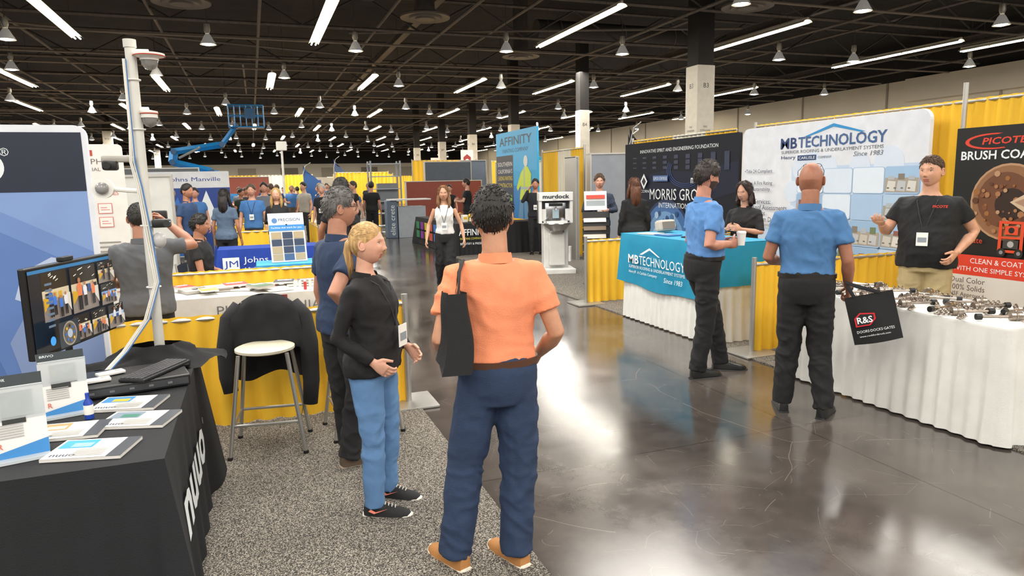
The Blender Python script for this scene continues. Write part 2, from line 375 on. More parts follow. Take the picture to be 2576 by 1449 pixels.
def tc(u,v):
    y=-Y-.02+u*(2*Y+.04)
    if v<.45: k=v/.45; return V((-X-.045-.02*sin(u*14)*(1-k)-.02*(1-k),y+(.03*(1-k))*(1 if u>.5 else -1),.42+.10*abs(u-.5)+ (1.046-.42-.10*abs(u-.5))*k))
    if v<.75: return V((-X-.03+(v-.45)/.3*(2*X+.06),y,1.047))
    k=(v-.75)/.25; return V((X+.04,y,1.046-.3*k))
b.grid(tc,24,20,TEAL)
for sy in (-1,1): b.grid(lambda u,v:V((-X-.03+u*(2*X+.06),sy*(Y+.055+.008*sin(u*20)*(1-v)),.60+.447*v)),14,4,TEAL)
b.part('table_cover',t,1)
b=B().frame((-X-.09,Y,0),(0,-1,0)); Wt=pr('e4eaec')
b.poly([(.5,.83),(.72,.92),(.94,.83),(.9,.83),(.72,.895),(.56,.83)],Wt)
b.text('MB',.24,.71,.105,Wt,off=.02,w=.24);b.text('TECHNOLOGY',.49,.71,.105,Wt,w=.93)
b.text('SUPERIOR ROOFING & UNDERLAYMENT SYSTEMS',.26,.655,.035,Wt,w=1.16); b.text('Henry®  A Carlisle Company',.26,.585,.045,Wt,w=.62); b.text('Since 1983',1.02,.56,.055,Wt,w=.36,sh=.2)
b.part('lettering',t)
def backdrop(name,label,O,r,W,Hh,base,zb=.03,rad=.12,th=.05,stand=True):
    t=thing(name,label,'banner'); b=B().frame(O,r); n=b.fr[3]
    pts=[]
    for cx,cy,a0 in ((W-rad,Hh-rad,0),(rad,Hh-rad,90)):
        for k in range(7): a=radians(a0+k*15); pts.append((cx+rad*cos(a),cy+rad*sin(a)))
    pts+= [(0,zb),(W,zb)]
    f=[b.pt(u,v,0) for u,v in pts]; k=[b.pt(u,v,-th) for u,v in pts]; N=len(pts)
    b.add(f+k,[tuple(range(N)),tuple(range(2*N-1,N-1,-1))]+[(i,i+N,(i+1)%N+N,(i+1)%N) for i in range(N)],base); b.part('panel',t)
    if stand:
        for u in (W*.15,W*.85):
            q=B().frame(O,r); c=q.pt(u,0,-th/2); q.box((c.x,c.y,.015),(.26,.26,.03),ALU)
            if zb>.1: q.tube([(c.x,c.y,0),(c.x,c.y,zb+.1)],.02,ALU,6)
            q.part('base_plate',t)
    return t,B().frame(O,r)
t,b=backdrop('roofing_backdrop','white curved fabric backdrop with roofing logo and photo tiles',(6.72,8.40,0),(0,-1,0),2.98,2.38,M('dadee6',.6))
b.rect(.02,.3,2.96,1.0,pr('b4c9e2')); b.rect(1.0,1.0,2.96,1.82,pr('bccfe6'))
for u,v,r in ((1.15,1.80,.14),(1.35,1.84,.17),(1.6,1.80,.16),(2.5,1.82,.2),(2.1,1.80,.15),(1.9,1.3,.3),(2.3,1.15,.26),(1.0,1.2,.12),(1.02,1.5,.14),(1.0,.9,.15)): b.disc(u,v,r,pr('d0dcec'))
NV=pr('1d3a6b');GR=pr('6b7076')
b.poly([(1.2,2.2),(1.68,2.33),(2.16,2.2),(2.08,2.2),(1.68,2.29),(1.28,2.2)],pr('2a8cc8'))
b.text('MB',.78,2.06,.14,NV,w=.30,off=.02); b.text('TECHNOLOGY',1.10,2.06,.14,pr('3f5f8e'),w=1.36,off=.02)
b.text('SUPERIOR ROOFING & UNDERLAYMENT SYSTEMS',.80,1.995,.04,GR,w=1.62); b.text('Since 1983',2.0,1.92,.055,GR,w=.42,sh=.25)
b.text('Henry',.8,1.91,.06,NV,w=.26); b.rect(1.1,1.90,1.42,1.965,NV); b.text('CARLISLE',1.12,1.915,.035,Wt,w=.28); b.text('COMPANY',1.45,1.915,.03,GR,w=.22)
TT={(0,3):'d8e3f0',(1,3):'d2dfee',(2,3):'d8e3f0',(3,3):'f',(0,2):'f',(1,2):'d5e1ef',(2,2):'a3bfde',(3,2):'f',(0,1):'8fb2d8',(1,1):'f',(2,1):'f',(3,1):'f',(0,0):'8aadd4',(1,0):'f',(2,0):'f',(3,0):'b4cae2'}
for (i,j),c in TT.items():
    u=1.12+i*.45; v=.56+j*.31
    b.rect(u-.008,v-.008,u+.438,v+.298,pr('a5bfdc'),.03)
    if c!='f': b.rect(u,v,u+.43,v+.29,pr(c),.03); continue
    b.rect(u,v,u+.43,v+.29,pr(R.choice(['9dbcdc','aac4de','93b3d4'])),.03); b.rect(u,v+.01,u+.43,v+.17,pr(R.choice(['9a9890','a39a8c','a8a094'])))
    for k in range(3):
        a=u+.02+k*.13; b.poly([(a,v+.03),(a+.11,v+.02),(a+.12,v+.13),(a+.02,v+.14)],pr(R.choice(['d0cec8','c0bcb4','b8bcc0'])))
        b.rect(a+.02,v+.15,a+.10,v+.15+R.uniform(.03,.09),pr(R.choice(['7f776c','6a7a5a','8a5a4c','aab2ba'])))
    for k in range(4): b.rect(u+.03+k*.09,v+.05,u+.06+k*.09,v+.065,pr('6a6862'))
y=1.74
for s,i in (('•Title 24 Compliant',0),('',0),('•Class A Fire Rating',0),('- Sustainability',.12),('',0),('•Free Services:',0),('- Roof Assessments',.12),('- Budgeting',.12),('- Custom Details',.12),('- Specifications',.12)):
    if s: b.text(s,.12+i,y,.065,pr('22304a'))
    y-=.082
b.part('printed_graphic',t)
t,b=backdrop('company_backdrop','dark navy printed backdrop with globe and company logos',(6.78,11.9,0),(0,-1,0),3.35,2.36,M('070c1a',.75),rad=.02)
b.poly([(0,1.5),(.6,1.75),(1.4,1.85),(2.3,1.8),(3.35,1.95),(3.35,1.5),(2.4,1.3),(1.2,1.35),(.4,1.2),(0,.9)],M('0b152c',.7))
b.text('INNOVATIVE SPIRIT AND ENGINEERING FOUNDATION',.55,2.17,.06,Wt,w=2.3)
for i in range(9):
    for j in range(3): b.rect(.3+i*.34,1.90+j*.09-.01*i%2,.42+i*.34,1.92+j*.09,pr('1c2746'))
sw_=pr('24407a')
for k in range(3): b.poly([(2.0+(.55-k*.05)*cos(radians(a)),1.85+(.30-k*.03)*sin(radians(a))) for a in range(150,330,10)]+[(2.0+(.53-k*.05)*cos(radians(a)),1.85+(.29-k*.03)*sin(radians(a))) for a in range(330,150,-10)],sw_)
gx=1.45
b.disc(gx,.55,.80,pr('142c54'));b.disc(gx,.54,.75,pr('3f6ca6'));b.disc(gx-.03,.52,.62,pr('6f9ac8'));b.disc(gx-.1,.5,.42,pr('a5c4e0'))
for k in range(80):
    a=R.random()*6.28;q=R.random()*.66; b.disc(gx+q*cos(a),.54+q*sin(a),R.uniform(.015,.07),pr(R.choice(['dbe8f2','2f5f98','244a7c','a0c0de','3a6aa0'])),n=7)
b.poly([(.62,1.66),(.74,1.80),(.86,1.66),(.74,1.52)],Wt);b.poly([(.67,1.66),(.74,1.74),(.81,1.66),(.74,1.58)],pr('10131f')); b.text('ACORN',.56,1.46,.05,Wt,w=.36)
b.rect(1.05,1.66,1.52,1.76,pr('4a6ca0'));b.text('ELMCO CONTROLS',1.07,1.685,.05,Wt,w=.43);b.text('murdock',2.2,1.62,.13,Wt,w=.62,off=.015)
b.text('MORRIS GROUP',.95,1.34,.19,Wt,w=1.75); b.text('INTERNATIONAL',1.25,1.20,.09,Wt,w=1.05)
b.part('printed_graphic',t)
t,b=backdrop('banner_stand','black roll-up banner with pipe photo and red stripe',(6.60,5.02,0),(0,-1,0),1.0,2.13,M('131211',.45),rad=.005,th=.01)
RD=pr('d8402a')
b.poly([(.36+.27*cos(radians(a)),1.99+.075*sin(radians(a))) for a in range(70,300,12)]+[(.385+.255*cos(radians(a)),1.99+.062*sin(radians(a))) for a in range(290,80,-12)],RD)
b.text('PICOTE',.26,1.96,.065,RD,w=.42,sh=.15,off=.02); b.text('BRUSH COATING',.06,1.82,.085,Wt,w=.92,off=.02)
b.disc(.55,1.42,.36,pr('b08a68'));b.disc(.55,1.42,.34,pr('8a6242'));b.disc(.52,1.44,.26,pr('6a4128'));b.disc(.58,1.40,.15,pr('2e1c12'))
for k in range(46):
    a=R.random()*6.28;q=R.uniform(.08,.32); b.disc(.55+q*cos(a),1.42+q*sin(a),R.uniform(.008,.035),pr(R.choice(['a0704a','7a4a2c','b08a68','5a3520','94602f'])),n=7)
b.poly([(.58,1.42),(.95,1.18),(.98,1.65)],pr('c8ae92'));b.poly([(.62,1.42),(.95,1.28),(.96,1.55)],pr('a5826a'))
OR=pr('d84a26')
for (a,c,d,e) in ((.50,.95,.53,1.24),(.70,.95,.73,1.24),(.50,1.22,.73,1.245),(.50,1.08,.73,1.10),(.50,.95,.73,.975),(.80,.95,.82,1.30),(.92,.95,.94,1.30),(.80,1.28,.94,1.30),(.80,1.12,.94,1.135)): b.rect(a,c,d,e,OR)
b.rect(.55,.99,.69,1.07,pr('3a3a38'));b.disc(.62,1.03,.03,pr('a8a8a6'));b.rect(.56,1.12,.68,1.20,OR);b.disc(.62,1.16,.028,pr('1c1c1c'))
b.rect(.83,.97,.91,1.10,pr('30302f'));b.disc(.87,1.20,.05,OR);b.disc(.87,1.20,.03,pr('222222'));b.disc(.54,.95,.04,pr('222222'));b.disc(.70,.95,.04,pr('222222'));b.disc(.54,.95,.018,pr('888888'));b.disc(.70,.95,.018,pr('888888'));b.disc(.87,.95,.04,pr('222222'))
b.text('State',.2,1.02,.055,RD)
b.rect(0,.70,1.0,.90,RD);b.text('CLEAN & COAT',.25,.82,.05,Wt,w=.5);b.text('WITH ONE SIMPLE SYSTEM',.08,.74,.045,Wt,w=.84)
b.rect(0,.06,1.0,.70,pr('d8d4cc'))
for i,s in enumerate(('Dual Color','100% Solids','NSF Approved','All Sizes')): b.text(s,.06,.62-i*.075,.055,pr('5a4a44'))
b.part('printed_graphic',t)
def toolthing():
    t=thing('chain_cleaning_tool','bronze grey steel chain flail tool with rings','tool',group='steel chain tools on the white table')
    b=B().tube([(-.10,0,.02),(.1,0,.02)],[.007,.007],TOOL,8); b.cyl((.06,0,.022),(.12,0,.022),.022,TOOL,seg=12); b.torus((.09,0,.024),.022,.005,TOOL,rot=Matrix.Rotation(pi/2,3,'Y')); b.cyl((-.12,0,.02),(-.09,0,.02),.016,BLACK,seg=10); b.part('shaft',t,1)
    for a in (-.9,0,.9):
        b=B()
        for k in range(7):
            q=.12+k*.014; b.torus((q*cos(a*.8),q*sin(a*.8),.010+.005*(k%2)),.011,.0035,TOOL,rot=Matrix.Rotation(pi/2*(k%2),3,'X'),seg=10)
        b.part('chain',t,1)
    return t
tt=toolthing(); tt.scale=(1.15,1.15,1.3); tt.location=(4.42,4.45,.762); tt.rotation_euler=(0,0,.3)
for i in range(8):
    for j in range(2): dup(tt,(4.42+j*.32+R.uniform(-.03,.03),2.98+i*.19+.08*j,.762),R.uniform(-.5,.5)+(2.6 if i%2 else 0))
for i,(x,y,rz) in enumerate(((4.55,4.42,.2),(4.62,3.1,.5),(4.72,3.72,-.3))):
    B().cyl((-.15,0,.012),(.15,0,.012),.010,STEEL,seg=10).cyl((.12,0,.014),(.16,0,.014),.014,BLACK,seg=10).solo('metal_rod','short steel rod lying on the white table','tool',(x,y,.762),rz,smooth=1,group='steel rods')
B().box((0,0,.002),(.2,.20,.004),pr('c23a2a'),rz=.4).solo('brochure','red folded brochure on the white table','brochure',(4.36,4.56,.762))
def fold_chair(label,x,y,rz,col='4a4a4c',seatcol=None):
    t=thing('folding_chair',label,'chair',(x,y,0),rz,'folding chairs'); c=M(col,.5)
    B().box((0,0,.44),(.40,.40,.03),c,bev=.012).part('seat',t)
    B().grid(lambda u,v:V(((u-.5)*.42,-.20-.03*cos((u-.5)*2.2),.60+.22*v)),8,3,c).part('backrest',t,2)
    for sx in (-1,1):
        B().tube([(sx*.21,.2,0),(sx*.21,-.19,.5),(sx*.21,-.23,.84)],.012,ALU,6).part('leg',t,1)
        B().tube([(sx*.19,-.26,0),(sx*.19,.15,.44)],.012,ALU,6).part('leg',t,1)
    return t
fold_chair('grey folding chair behind the white table',5.95,4.90,radians(90)); fold_chair('grey folding chair with dark back behind the table',5.55,3.40,radians(90))
for i,(x,y,c,rz) in enumerate(((4.45,7.2,'c9c2ba',.3),(4.5,6.9,'3a6aa0',.1),(4.6,6.5,'1d2a3a',.5),(4.5,6.15,'cfd8df',-.2))):
    B().box((0,0,.006),(.2,.26,.012),pr(c)).box((0,.05,.0125),(.14,.08,.001),pr('8a9aaa')).solo('brochure','printed roofing brochure lying on the teal counter','brochure',(x,y,1.05),rz,group='brochures on the counter')
b=B().box((0,0,.08),(.26,.12,.14),M('b9b0a6',.6),bev=.03,rx=-.2).box((0,-.064,.09),(.2,.01,.09),pr('7d736a'),rx=-.2); b.solo('display_block','beige framed sample block on the teal counter','display',(4.75,7.35,1.05),.2)
# ---------------- bottle filler
t=thing('bottle_filling_station','white and stainless bottle filling drinking station','drinking fountain',(5.28,11.85,0),radians(-14))
WP=M('dcdcda',.35)
B().box((0,0,.05),(.64,.62,.09),WP,bev=.01).part('base',t)
b=B().box((0,.14,.55),(.46,.3,.92),WP,bev=.015); b.box((0,.1,1.08),(.60,.22,.22),WP); b.part('cabinet',t)
B().box((0,.06,1.42),(.64,.26,.16),WP,bev=.01).part('header',t)
b=B().box((0,.13,1.14),(.64,.12,.42),M('3a3d42',.4));
for sx in (-1,1): b.box((sx*.29,.05,1.14),(.05,.2,.42),WP)
b.part('alcove',t)
b=B().box((0,.04,1.13),(.40,.10,.36),STEEL,bev=.02);b.box((0,-.02,1.27),(.26,.02,.05),M('222527',.3));b.cyl((0,-.02,1.22),(0,-.06,1.18),.018,STEEL);b.box((0,-.015,1.1),(.12,.01,.16),M('9fb3bd',.2)); b.part('bottle_filler',t,1)
b=B().grid(lambda u,v:V((.27*cos(u*pi*2)*(1-.45*v),-.12+.22*sin(u*2*pi)*(1-.45*v),.93-.13*v)),28,6,STEEL); b.torus((0,-.12,.93),.265,.014,STEEL,seg=28); b.tube([(-.18,.0,.93),(-.18,0,1.0),(-.16,-.05,1.02)],.014,STEEL,8); b.box((0,-.06,.82),(.26,.3,.16),STEEL,bev=.04); b.part('basin',t,1)
b=B().box((0,-.02,.45),(.30,.22,.60),M('d0d0cc',.35),bev=.02); b.part('pedestal',t)
B().tube([(.24,-.12,.22),(.24,-.14,.5)],.03,WP,10).part('drain_pipe',t,1)
b=B().frame((-.32,-.075,0),(1,0,0)); b.text('murdock',.32,1.385,.075,pr('1d2430'),w=.5,al='c',off=.025);b.text('Acorn',.26,1.355,.018,pr('3a4450')); b.part('lettering',t)
def panel(x,y,w_,d,h,c,label,rz=0,z=0,name='exhibit_partition',tx=None):
    t=thing(name,label,'display wall',(x,y,0),rz); b=B().box((0,0,h/2),(w_,d,h),M(c,.5),bev=.01); b.part('wall_face',t)
    b=B()
    for sx in (-1,1): b.box((sx*(w_/2),0,h/2),(.03,d+.02,h),ALU);
    b.box((0,0,h),(w_+.03,d+.03,.03),ALU); b.part('frame',t)
    return t
panel(7.2,13.3,.9,.5,2.25,'777c84','grey freestanding exhibit cabinet beside the drape',-.3)
panel(6.5,13.7,.06,.5,2.2,'888c92','thin grey exhibit wall with open edge',0)
t=thing('literature_rack','black literature rack with brochures on a stand','literature stand',(5.15,10.0,0),-.3)
B().tube([(0,0,0),(0,0,1.25)],.02,BLACK,8).box((0,0,.015),(.34,.34,.03),BLACK).part('post',t)
for i in range(6): B().box((0,-.05,.5+i*.13),(.42,.05,.10),BLACK,rx=-.3).part('tray',t)
for i in range(5):
    b=B().box((-.02,-.085,.57+i*.13),(.36,.01,.10),pr(['e5e0d6','3a6f9a','d8d2c8','7a6a5a','e9e4da'][i]),rx=-.3); b.part('leaflet',t)
b=B().box((0,-.03,1.38),(.36,.012,.30),Wt,rx=-.15).box((0,-.04,1.44),(.3,.01,.06),pr('d64a3a'),rx=-.15).box((0,-.04,1.34),(.3,.01,.08),pr('9aa4aa'),rx=-.15); b.part('sign_card',t)
t,b=backdrop('painting_banner','tall cyan banner with painter in yellow coveralls',(6.9,19.75,0),(0,-1,0),3.15,3.1,M('2fb0e6',.5),rad=.01,zb=.7)
b.rect(0,2.0,3.15,3.1,pr('35b5ee'));b.rect(0,.7,3.15,1.6,pr('1f86cf')); b.rect(0,.8,1.4,2.45,pr('26304a'));b.poly([(.0,2.45),(1.4,2.45),(1.4,2.1),(0,2.3)],pr('0f1a2c'))
b.text('AFFINITY',.3,2.72,.24,pr('10283c'),w=2.5,off=.01); b.text('PAINTING COMPANY',.55,2.52,.11,pr('14405e'),w=2.0)
for i,(s,c) in enumerate((('SOUTHERN','f2f2ee'),("CALIFORNIA'S",'f2f2ee'),('LEADING PAINTING','f0d838'),('CONTRACTOR','f0d838'))): b.text(s,.12,2.15-i*.2,.12,pr(c),w=1.2)
for i in range(4): b.disc(.3+i*.3,1.25,.1,pr(['c8503a','d8c23a','3a9ad8','7ac84a'][i]),n=12)
for i in range(3): b.rect(.15,.9+i*.1,1.2,.94+i*.1,pr('5fc0e8'))
YG=pr('d8ec3c')
b.poly([(1.75,.7),(2.12,.7),(2.18,1.2),(2.25,.7),(2.6,.7),(2.62,1.25),(1.9,1.25)],pr('6a9ac0'))
b.poly([(1.88,1.22),(2.64,1.22),(2.74,1.9),(2.5,2.1),(2.3,2.12),(2.0,1.95),(1.66,1.55),(1.74,1.46),(1.98,1.6)],YG);b.disc(2.35,2.25,.15,pr('e8ece8'));b.rect(1.96,1.5,2.68,1.57,pr('b8c8c0'));b.rect(2.2,1.25,2.27,2.1,pr('b8c8c0'))
b.part('printed_graphic',t)
def cloth_table(x0,y0,x1,y1,h,label,c,top=None,flare=.05,name='covered_table'):
    t=thing(name,label,'table',((x0+x1)/2,(y0+y1)/2,0)); X=(x1-x0)/2;Y=(y1-y0)/2; m=cloth(c)
    n=160; vs=[];fs=[]
    per=[]
    for k in range(n):
        a=k/n*4; i=int(a); f=a-i
        A_=[(-X,-Y),(X,-Y),(X,Y),(-X,Y)][i]; C_=[(X,-Y),(X,Y),(-X,Y),(-X,-Y)][i]
        px=A_[0]+(C_[0]-A_[0])*f; py=A_[1]+(C_[1]-A_[1])*f
        cor=max(0,1-min(f,1-f)*7); per.append((px,py,cor))
    rows=8
    for j in range(rows+1):
        v=j/rows
        for k,(px,py,cor) in enumerate(per):
            d=V((px/X,py/Y)); ex=flare*(1-v)*(.6+1.6*cor)+.012*sin(k*1.0+2*noise.noise(V((px*2,py*2,0))))*(1-v)+.004
            q=V((px,py))+V((d.x if abs(d.x)>.98 else 0,d.y if abs(d.y)>.98 else 0))*ex
            vs.append((q.x,q.y,.008+(h-.008)*v))
    for j in range(rows):
        for k in range(n): k2=(k+1)%n; fs.append((j*n+k,j*n+k2,(j+1)*n+k2,(j+1)*n+k))
    fs.append(tuple(rows*n+k for k in range(n)))
    b=B().add(vs,fs,m); b.part('tablecloth',t,1)
    B().box((0,0,h-.025),(2*X-.02,2*Y-.02,.03),M('6a5a48',.6)).part('tabletop',t)
    return t,X,Y
t,X,Y=cloth_table(4.45,15.7,5.2,20.0,.76,'black covered display table with painting samples','17181c')
b=B().frame((-X-.06,Y,0),(0,-1,0));
for i,c in enumerate(('2c8a5a','8a3aa0','d8c23a','c8503a','3a7ac8')):
    for j in range(2): b.rect(.3+i*.5,.2+j*.25,.7+i*.5,.4+j*.25,pr(c))
b.part('printed_graphic',t)
b=B().frame((-X,-Y-.075,0),(1,0,0)); b.text('AFFINITY',.03,.48,.15,Wt,w=.70,off=.01); b.text('PAINTING COMPANY INC',.06,.38,.05,pr('c8c040'),w=.64); b.text('BEAUTIFY & PRESERVE',.06,.26,.05,Wt,w=.64); b.part('lettering',t)
cloth_table(5.5,15.6,6.5,16.3,.76,'black covered side table beside the banner','141418')
for i in range(14):
    b=B()
    k=i%3
    if k==0: b.cyl((0,0,0),(0,0,.14),.05,pr(R.choice(['d8c23a','e9e4da','c8503a'])),seg=12).torus((0,0,.14),.05,.006,ALU)
    elif k==1: b.box((0,0,.09),(.14,.1,.18),pr(R.choice(['3a3a3e','7a4a2c','e5e0d6'])),bev=.01).box((0,-.052,.1),(.1,.002,.06),pr('d8b03a'))
    else: b.cyl((0,0,0),(0,0,.1),.03,pr('e8e2d4'),r2=.02,seg=10).sph((0,0,.14),.05,pr('e0b830'),10)
    b.solo(['paint_can','gift_box','candy_jar'][k],['small paint can on the black table','small printed box on the black table','yellow topped candy jar on the black table'][k],['can','box','jar'][k],(R.uniform(4.6,5.1),15.9+i*.28,.762),R.random()*3,smooth=1)
t=thing('display_counter','grey blue display counter with printed end face','counter',(4.45,22.3,0))
b=B().box((-.3,0,.6),(.32,.5,1.2),M('5f6f82',.5),bev=.02).box((.35,.1,.5),(.9,.6,1.0),M('a5acb4',.5),bev=.01);b.part('body',t);B().box((.3,.05,1.22),(1.3,.8,.04),WP).part('countertop',t)
b=B().frame((-.30,-.26,0),(0,0,1),(-1,0,0)); b.text('elite crete',.1,-.08,.16,Wt,w=.95); b.part('lettering',t)
t=thing('exhibit_tower','grey steel shelving exhibit tower','display shelf',(4.3,24.0,0))
b=B()
for sx in (-.5,.5):
    for sy in (-.3,.3): b.box((sx,sy,1.25),(.05,.05,2.5),M('8a8f96',.4,.4))
for i in range(6): b.box((0,0,.3+i*.42),(1.0,.62,.03),M('9aa0a6',.4,.3))
b.part('shelf_frame',t); B().box((.1,.1,1.3),(.7,.3,.9),M('7c8086',.4),bev=.02).part('display_unit',t)
panel(7.0,26.3,3.0,.2,1.8,'7c3526','rust red exhibit wall'); panel(10.8,27.5,2.4,.2,2.5,'4c5664','dark blue grey exhibit wall'); panel(7.8,28.6,2.0,.2,2.6,'4e5966','blue grey exhibit wall section'); panel(9.4,30.2,1.2,.2,2.7,'5a6470','slate exhibit wall section')
for x,y,h in ((9.7,33,3.3),(11.3,45.5,3.4)):
    t,b=backdrop('sign_tower','white tall sign tower with red emblem',(x,y,0),(1,0,0),.62,h,M('d8d5cc',.5),rad=.02)
    b.poly([(.31,h-.85),(.50,h-.70),(.50,h-.35),(.31,h-.2),(.12,h-.35),(.12,h-.70)],pr('9a3026'));b.disc(.31,h-.52,.09,Wt); b.text('CODE RED',.06,h-1.1,.10,BLACK,w=.5); b.text('OFFICE FURNITURE',.06,h-1.25,.05,BLACK,w=.5); b.part('printed_graphic',t)
for x,y,w_,h,pa in ((9.4,35,3.4,2.9,0),(11.2,40.5,4,2.9,1),(6.0,40.5,3.0,2.45,0),(7.2,48,4,2.45,1),(1.2,46,5,2.45,1),(-6,41,4,2.45,1),(-9,34,3,2.45,0),(-4.5,30,3,2.45,0),(1.6,58,6,2.45,0),(-8,58,8,2.45,1),(10,60,8,2.45,0),(-9,24,4,2.45,0),(17.5,42,4,2.9,1),(9.6,23,2.6,2.45,1),(12.8,34,2.4,2.8,0)):
    drape(x-w_/2,y,x+w_/2,y,h,'tall %s back drape of a distant booth'%('yellow and white' if pa else 'yellow'),panels=[(0,.35,YEL),(.35,.65,WDR),(.65,1,YEL)] if pa else None,P=.22,A=.04)
for x0,y0,x1,y1 in ((-.6,14.4,.95,14.4),(-.9,17.6,1.0,17.6),(-.9,20.9,1.05,20.9),(-.9,24.4,1.05,24.4),(1.1,10.9,1.1,13.0),(4.3,25,4.3,27),(-.9,28.4,1.05,28.4),(1.25,14.7,1.25,17.2)):
    drape(x0,y0,x1,y1,.88,'low yellow side drape between distant booths',P=.15)
def flag(x,y,h,c,label,rz=0):
    t=thing('feather_flag',label,'flag',(x,y,0),rz)
    B().tube([(0,0,0),(0,0,h*.8),(.12,0,h*.95),(.35,0,h)],.015,ALU,6).part('pole',t); B().box((0,0,.02),(.5,.5,.04),BLACK).part('base',t)
    b=B(); m=pr(c); b.grid(lambda u,v:V(((.02+(.6*sin(min(1,(1-v)*3)*pi/2)+.05)*u),.02*sin(v*9),h*.25+h*.72*v-(.25*u*v))),6,12,m); b.part('sail',t,2)
flag(4.6,42,3.4,'1c2e4a','dark navy feather flag on a pole');flag(14.0,37,4.2,'1a2430','black and blue feather flag on a pole');flag(9.4,16.3,3.2,'17191c','black feather flag on a pole');flag(10.1,17.6,3.1,'22252a','dark feather flag on a pole');flag(2.1,31,2.7,'2a5a9a','blue feather flag on a pole')
def sign(x,y,w_,zb,zt,c,label,tx,rz=0):
    t=thing('booth_backdrop',label,'banner',(x,y,0),rz); B().box((0,0,(zb+zt)/2),(w_,.06,zt-zb),pr(c),bev=.01).part('panel',t)
    for sx in (-1,1): B().tube([(sx*w_*.46,.05,0),(sx*w_*.46,.05,zt)],.02,ALU,6).part('upright',t)
    b=B().frame((-w_/2,-.032,0),(1,0,0))
    for s,u,v,hh,c2 in tx: b.text(s,u,v,hh,pr(c2))
    b.part('lettering',t); return t
sign(3.0,47,2.6,1.5,2.1,'22356a','navy blue banner with white lettering',[('GENERAC',.3,1.65,.3,'e4e2dc')])
t,_b=backdrop('booth_backdrop','slate blue exhibit backdrop',(-4.7,26,0),(1,0,0),3,2.0,M('3a4a66',.5),rad=.02)
sign(13.6,31.5,2.6,2.1,2.9,'2a6a78','teal header sign board above a booth',[('HAVENHILL GREEN',.2,2.4,.2,'e8d9a0')])
for x,y,c in ((-.2,43,'8a4636'),(-4,34,'3a5578'),(7.0,55,'4a4a54'),(-2.6,51,'a8a69e'),(2.8,64,'2a3a5a'),(-6.5,27,'9a9a94'),(-2.6,22.5,'6a6e74'),(4.6,52,'b0aca0')): panel(x,y,2.4,.1,2.3,c,'exhibit wall of a distant booth')
for x,y,c in ((.0,16.1,'1f3f9a'),(.45,19.5,'22242a'),(.1,22.7,'b8b4aa'),(5.4,30,'2a2a2e'),(.2,26.2,'2f5a90'),(6,37,'b8b4aa'),(.2,30.5,'26344a'),(-3,16.5,'1f2f5a')): cloth_table(x-.75,y-.35,x+.75,y+.35,.76,'cloth covered table in a distant booth',c)
# ---------------- left booths
drape(-1.6,5.20,1.04,5.20,.83,'low yellow drape divider behind the bar stools',posts=(0,1),A=.024,P=.15)
drape(-.95,8.05,.85,8.05,.83,'low yellow drape divider behind the white table',posts=(0,1))
t,X,Y=cloth_table(-.78,6.62,1.0,7.42,.74,'white covered table with flooring literature','d2d0ca',flare=.03)
b=B().frame((-X,-Y-.045,0),(1,0,0)); b.text('PHILADELPHIA',.42,.58,.085,pr('6a6a6c'),w=.9); b.text('COMMERCIAL',.6,.49,.05,pr('6a6a6c'),w=.5); b.rect(.95,.66,1.02,.73,pr('7a2a2c'));b.part('lettering',t)
cols=['9a3a30','e3e0d8','3a3a3e','c8a05a','d8d4cc','5a4a3a','b0342c','e9e6df','8a7a66','4a6a4a']
for i in range(22):
    w_=R.uniform(.14,.26);d=R.uniform(.18,.28);h=R.uniform(.006,.03); x=-.66+i*.075
    b=B().box((0,0,h/2),(w_,d,h),pr(R.choice(['e0ded8','d3d0c8','b0aca4'])));b.box((0,0,h+.001),(w_*.98,d*.98,.002),pr(cols[i%10]));b.box((0,d*.2,h+.0025),(w_*.7,d*.2,.001),pr('f0eee8'))
    b.solo('catalog','printed flooring catalog lying on the white table','book',(x,6.82+R.uniform(0,.4) if i%2 else 7.1,.745+ (.03 if i%3==0 else 0)),R.uniform(-.6,.6),group='catalogs on the white table')
b=B()
for i in range(40): b.sph((R.uniform(-.12,.12),R.uniform(-.1,.1),R.uniform(.02,.08)),(.025,.015,.01),pr(R.choice(['c23a3a','e8c23a','3a7ac8','e9e4da','7ac84a'])),6)
b.solo('candy_pile','pile of wrapped candies beside the catalogs','candy',(.85,7.25,.75),kind='stuff')
for i in range(5): B().cyl((0,0,0),(0,0,.075),.014,pr(['e9e6df','f2f0ea','c23a3a','e9e6df','d8d4cc'][i]),seg=8).cyl((0,0,.075),(0,0,.09),.011,WHITE,seg=8).solo('small_bottle','small upright bottle on the white table','bottle',(.32+i*.045,6.70,.745),group='small bottles on the white table')
t,b=backdrop('banner_stand','white banner with red line drawings of services',(-1.72,7.0,0),(1,0,0),.68,2.1,M('dad8d3',.5),rad=.04,th=.02)
RR=pr('c8584c'); b.text('PHILADELPHIA',.08,1.93,.045,pr('6a5a58'),w=.52);b.text('COMMERCIAL',.2,1.87,.03,pr('6a5a58'),w=.3)
for i in range(4): b.rect(.12+i*.09,2.0,.18+i*.09,2.05,pr('b03a30'))
b.text('ENGINEERING SERVICES',.1,1.66,.035,RR,w=.52);b.text('TAILORED SOLUTIONS',.1,1.06,.035,RR,w=.5)
for yy in (1.5,1.38,.92,.8):
    for q in (.3,.45): b.rect(q,yy,q+.11,yy+.09,RR);b.rect(q+.005,yy+.005,q+.105,yy+.085,pr('dad8d3'));b.rect(q+.02,yy+.03,q+.09,yy+.035,RR);b.rect(q+.02,yy+.05,q+.07,yy+.055,RR)
for i in range(3): b.rect(.12,1.24-i*.04,.6,1.252-i*.04,pr('8a8684'))
b.part('printed_graphic',t)
panel(-1.5,10.2,1.05,.06,1.88,'bcbdb8','light grey freestanding partition')
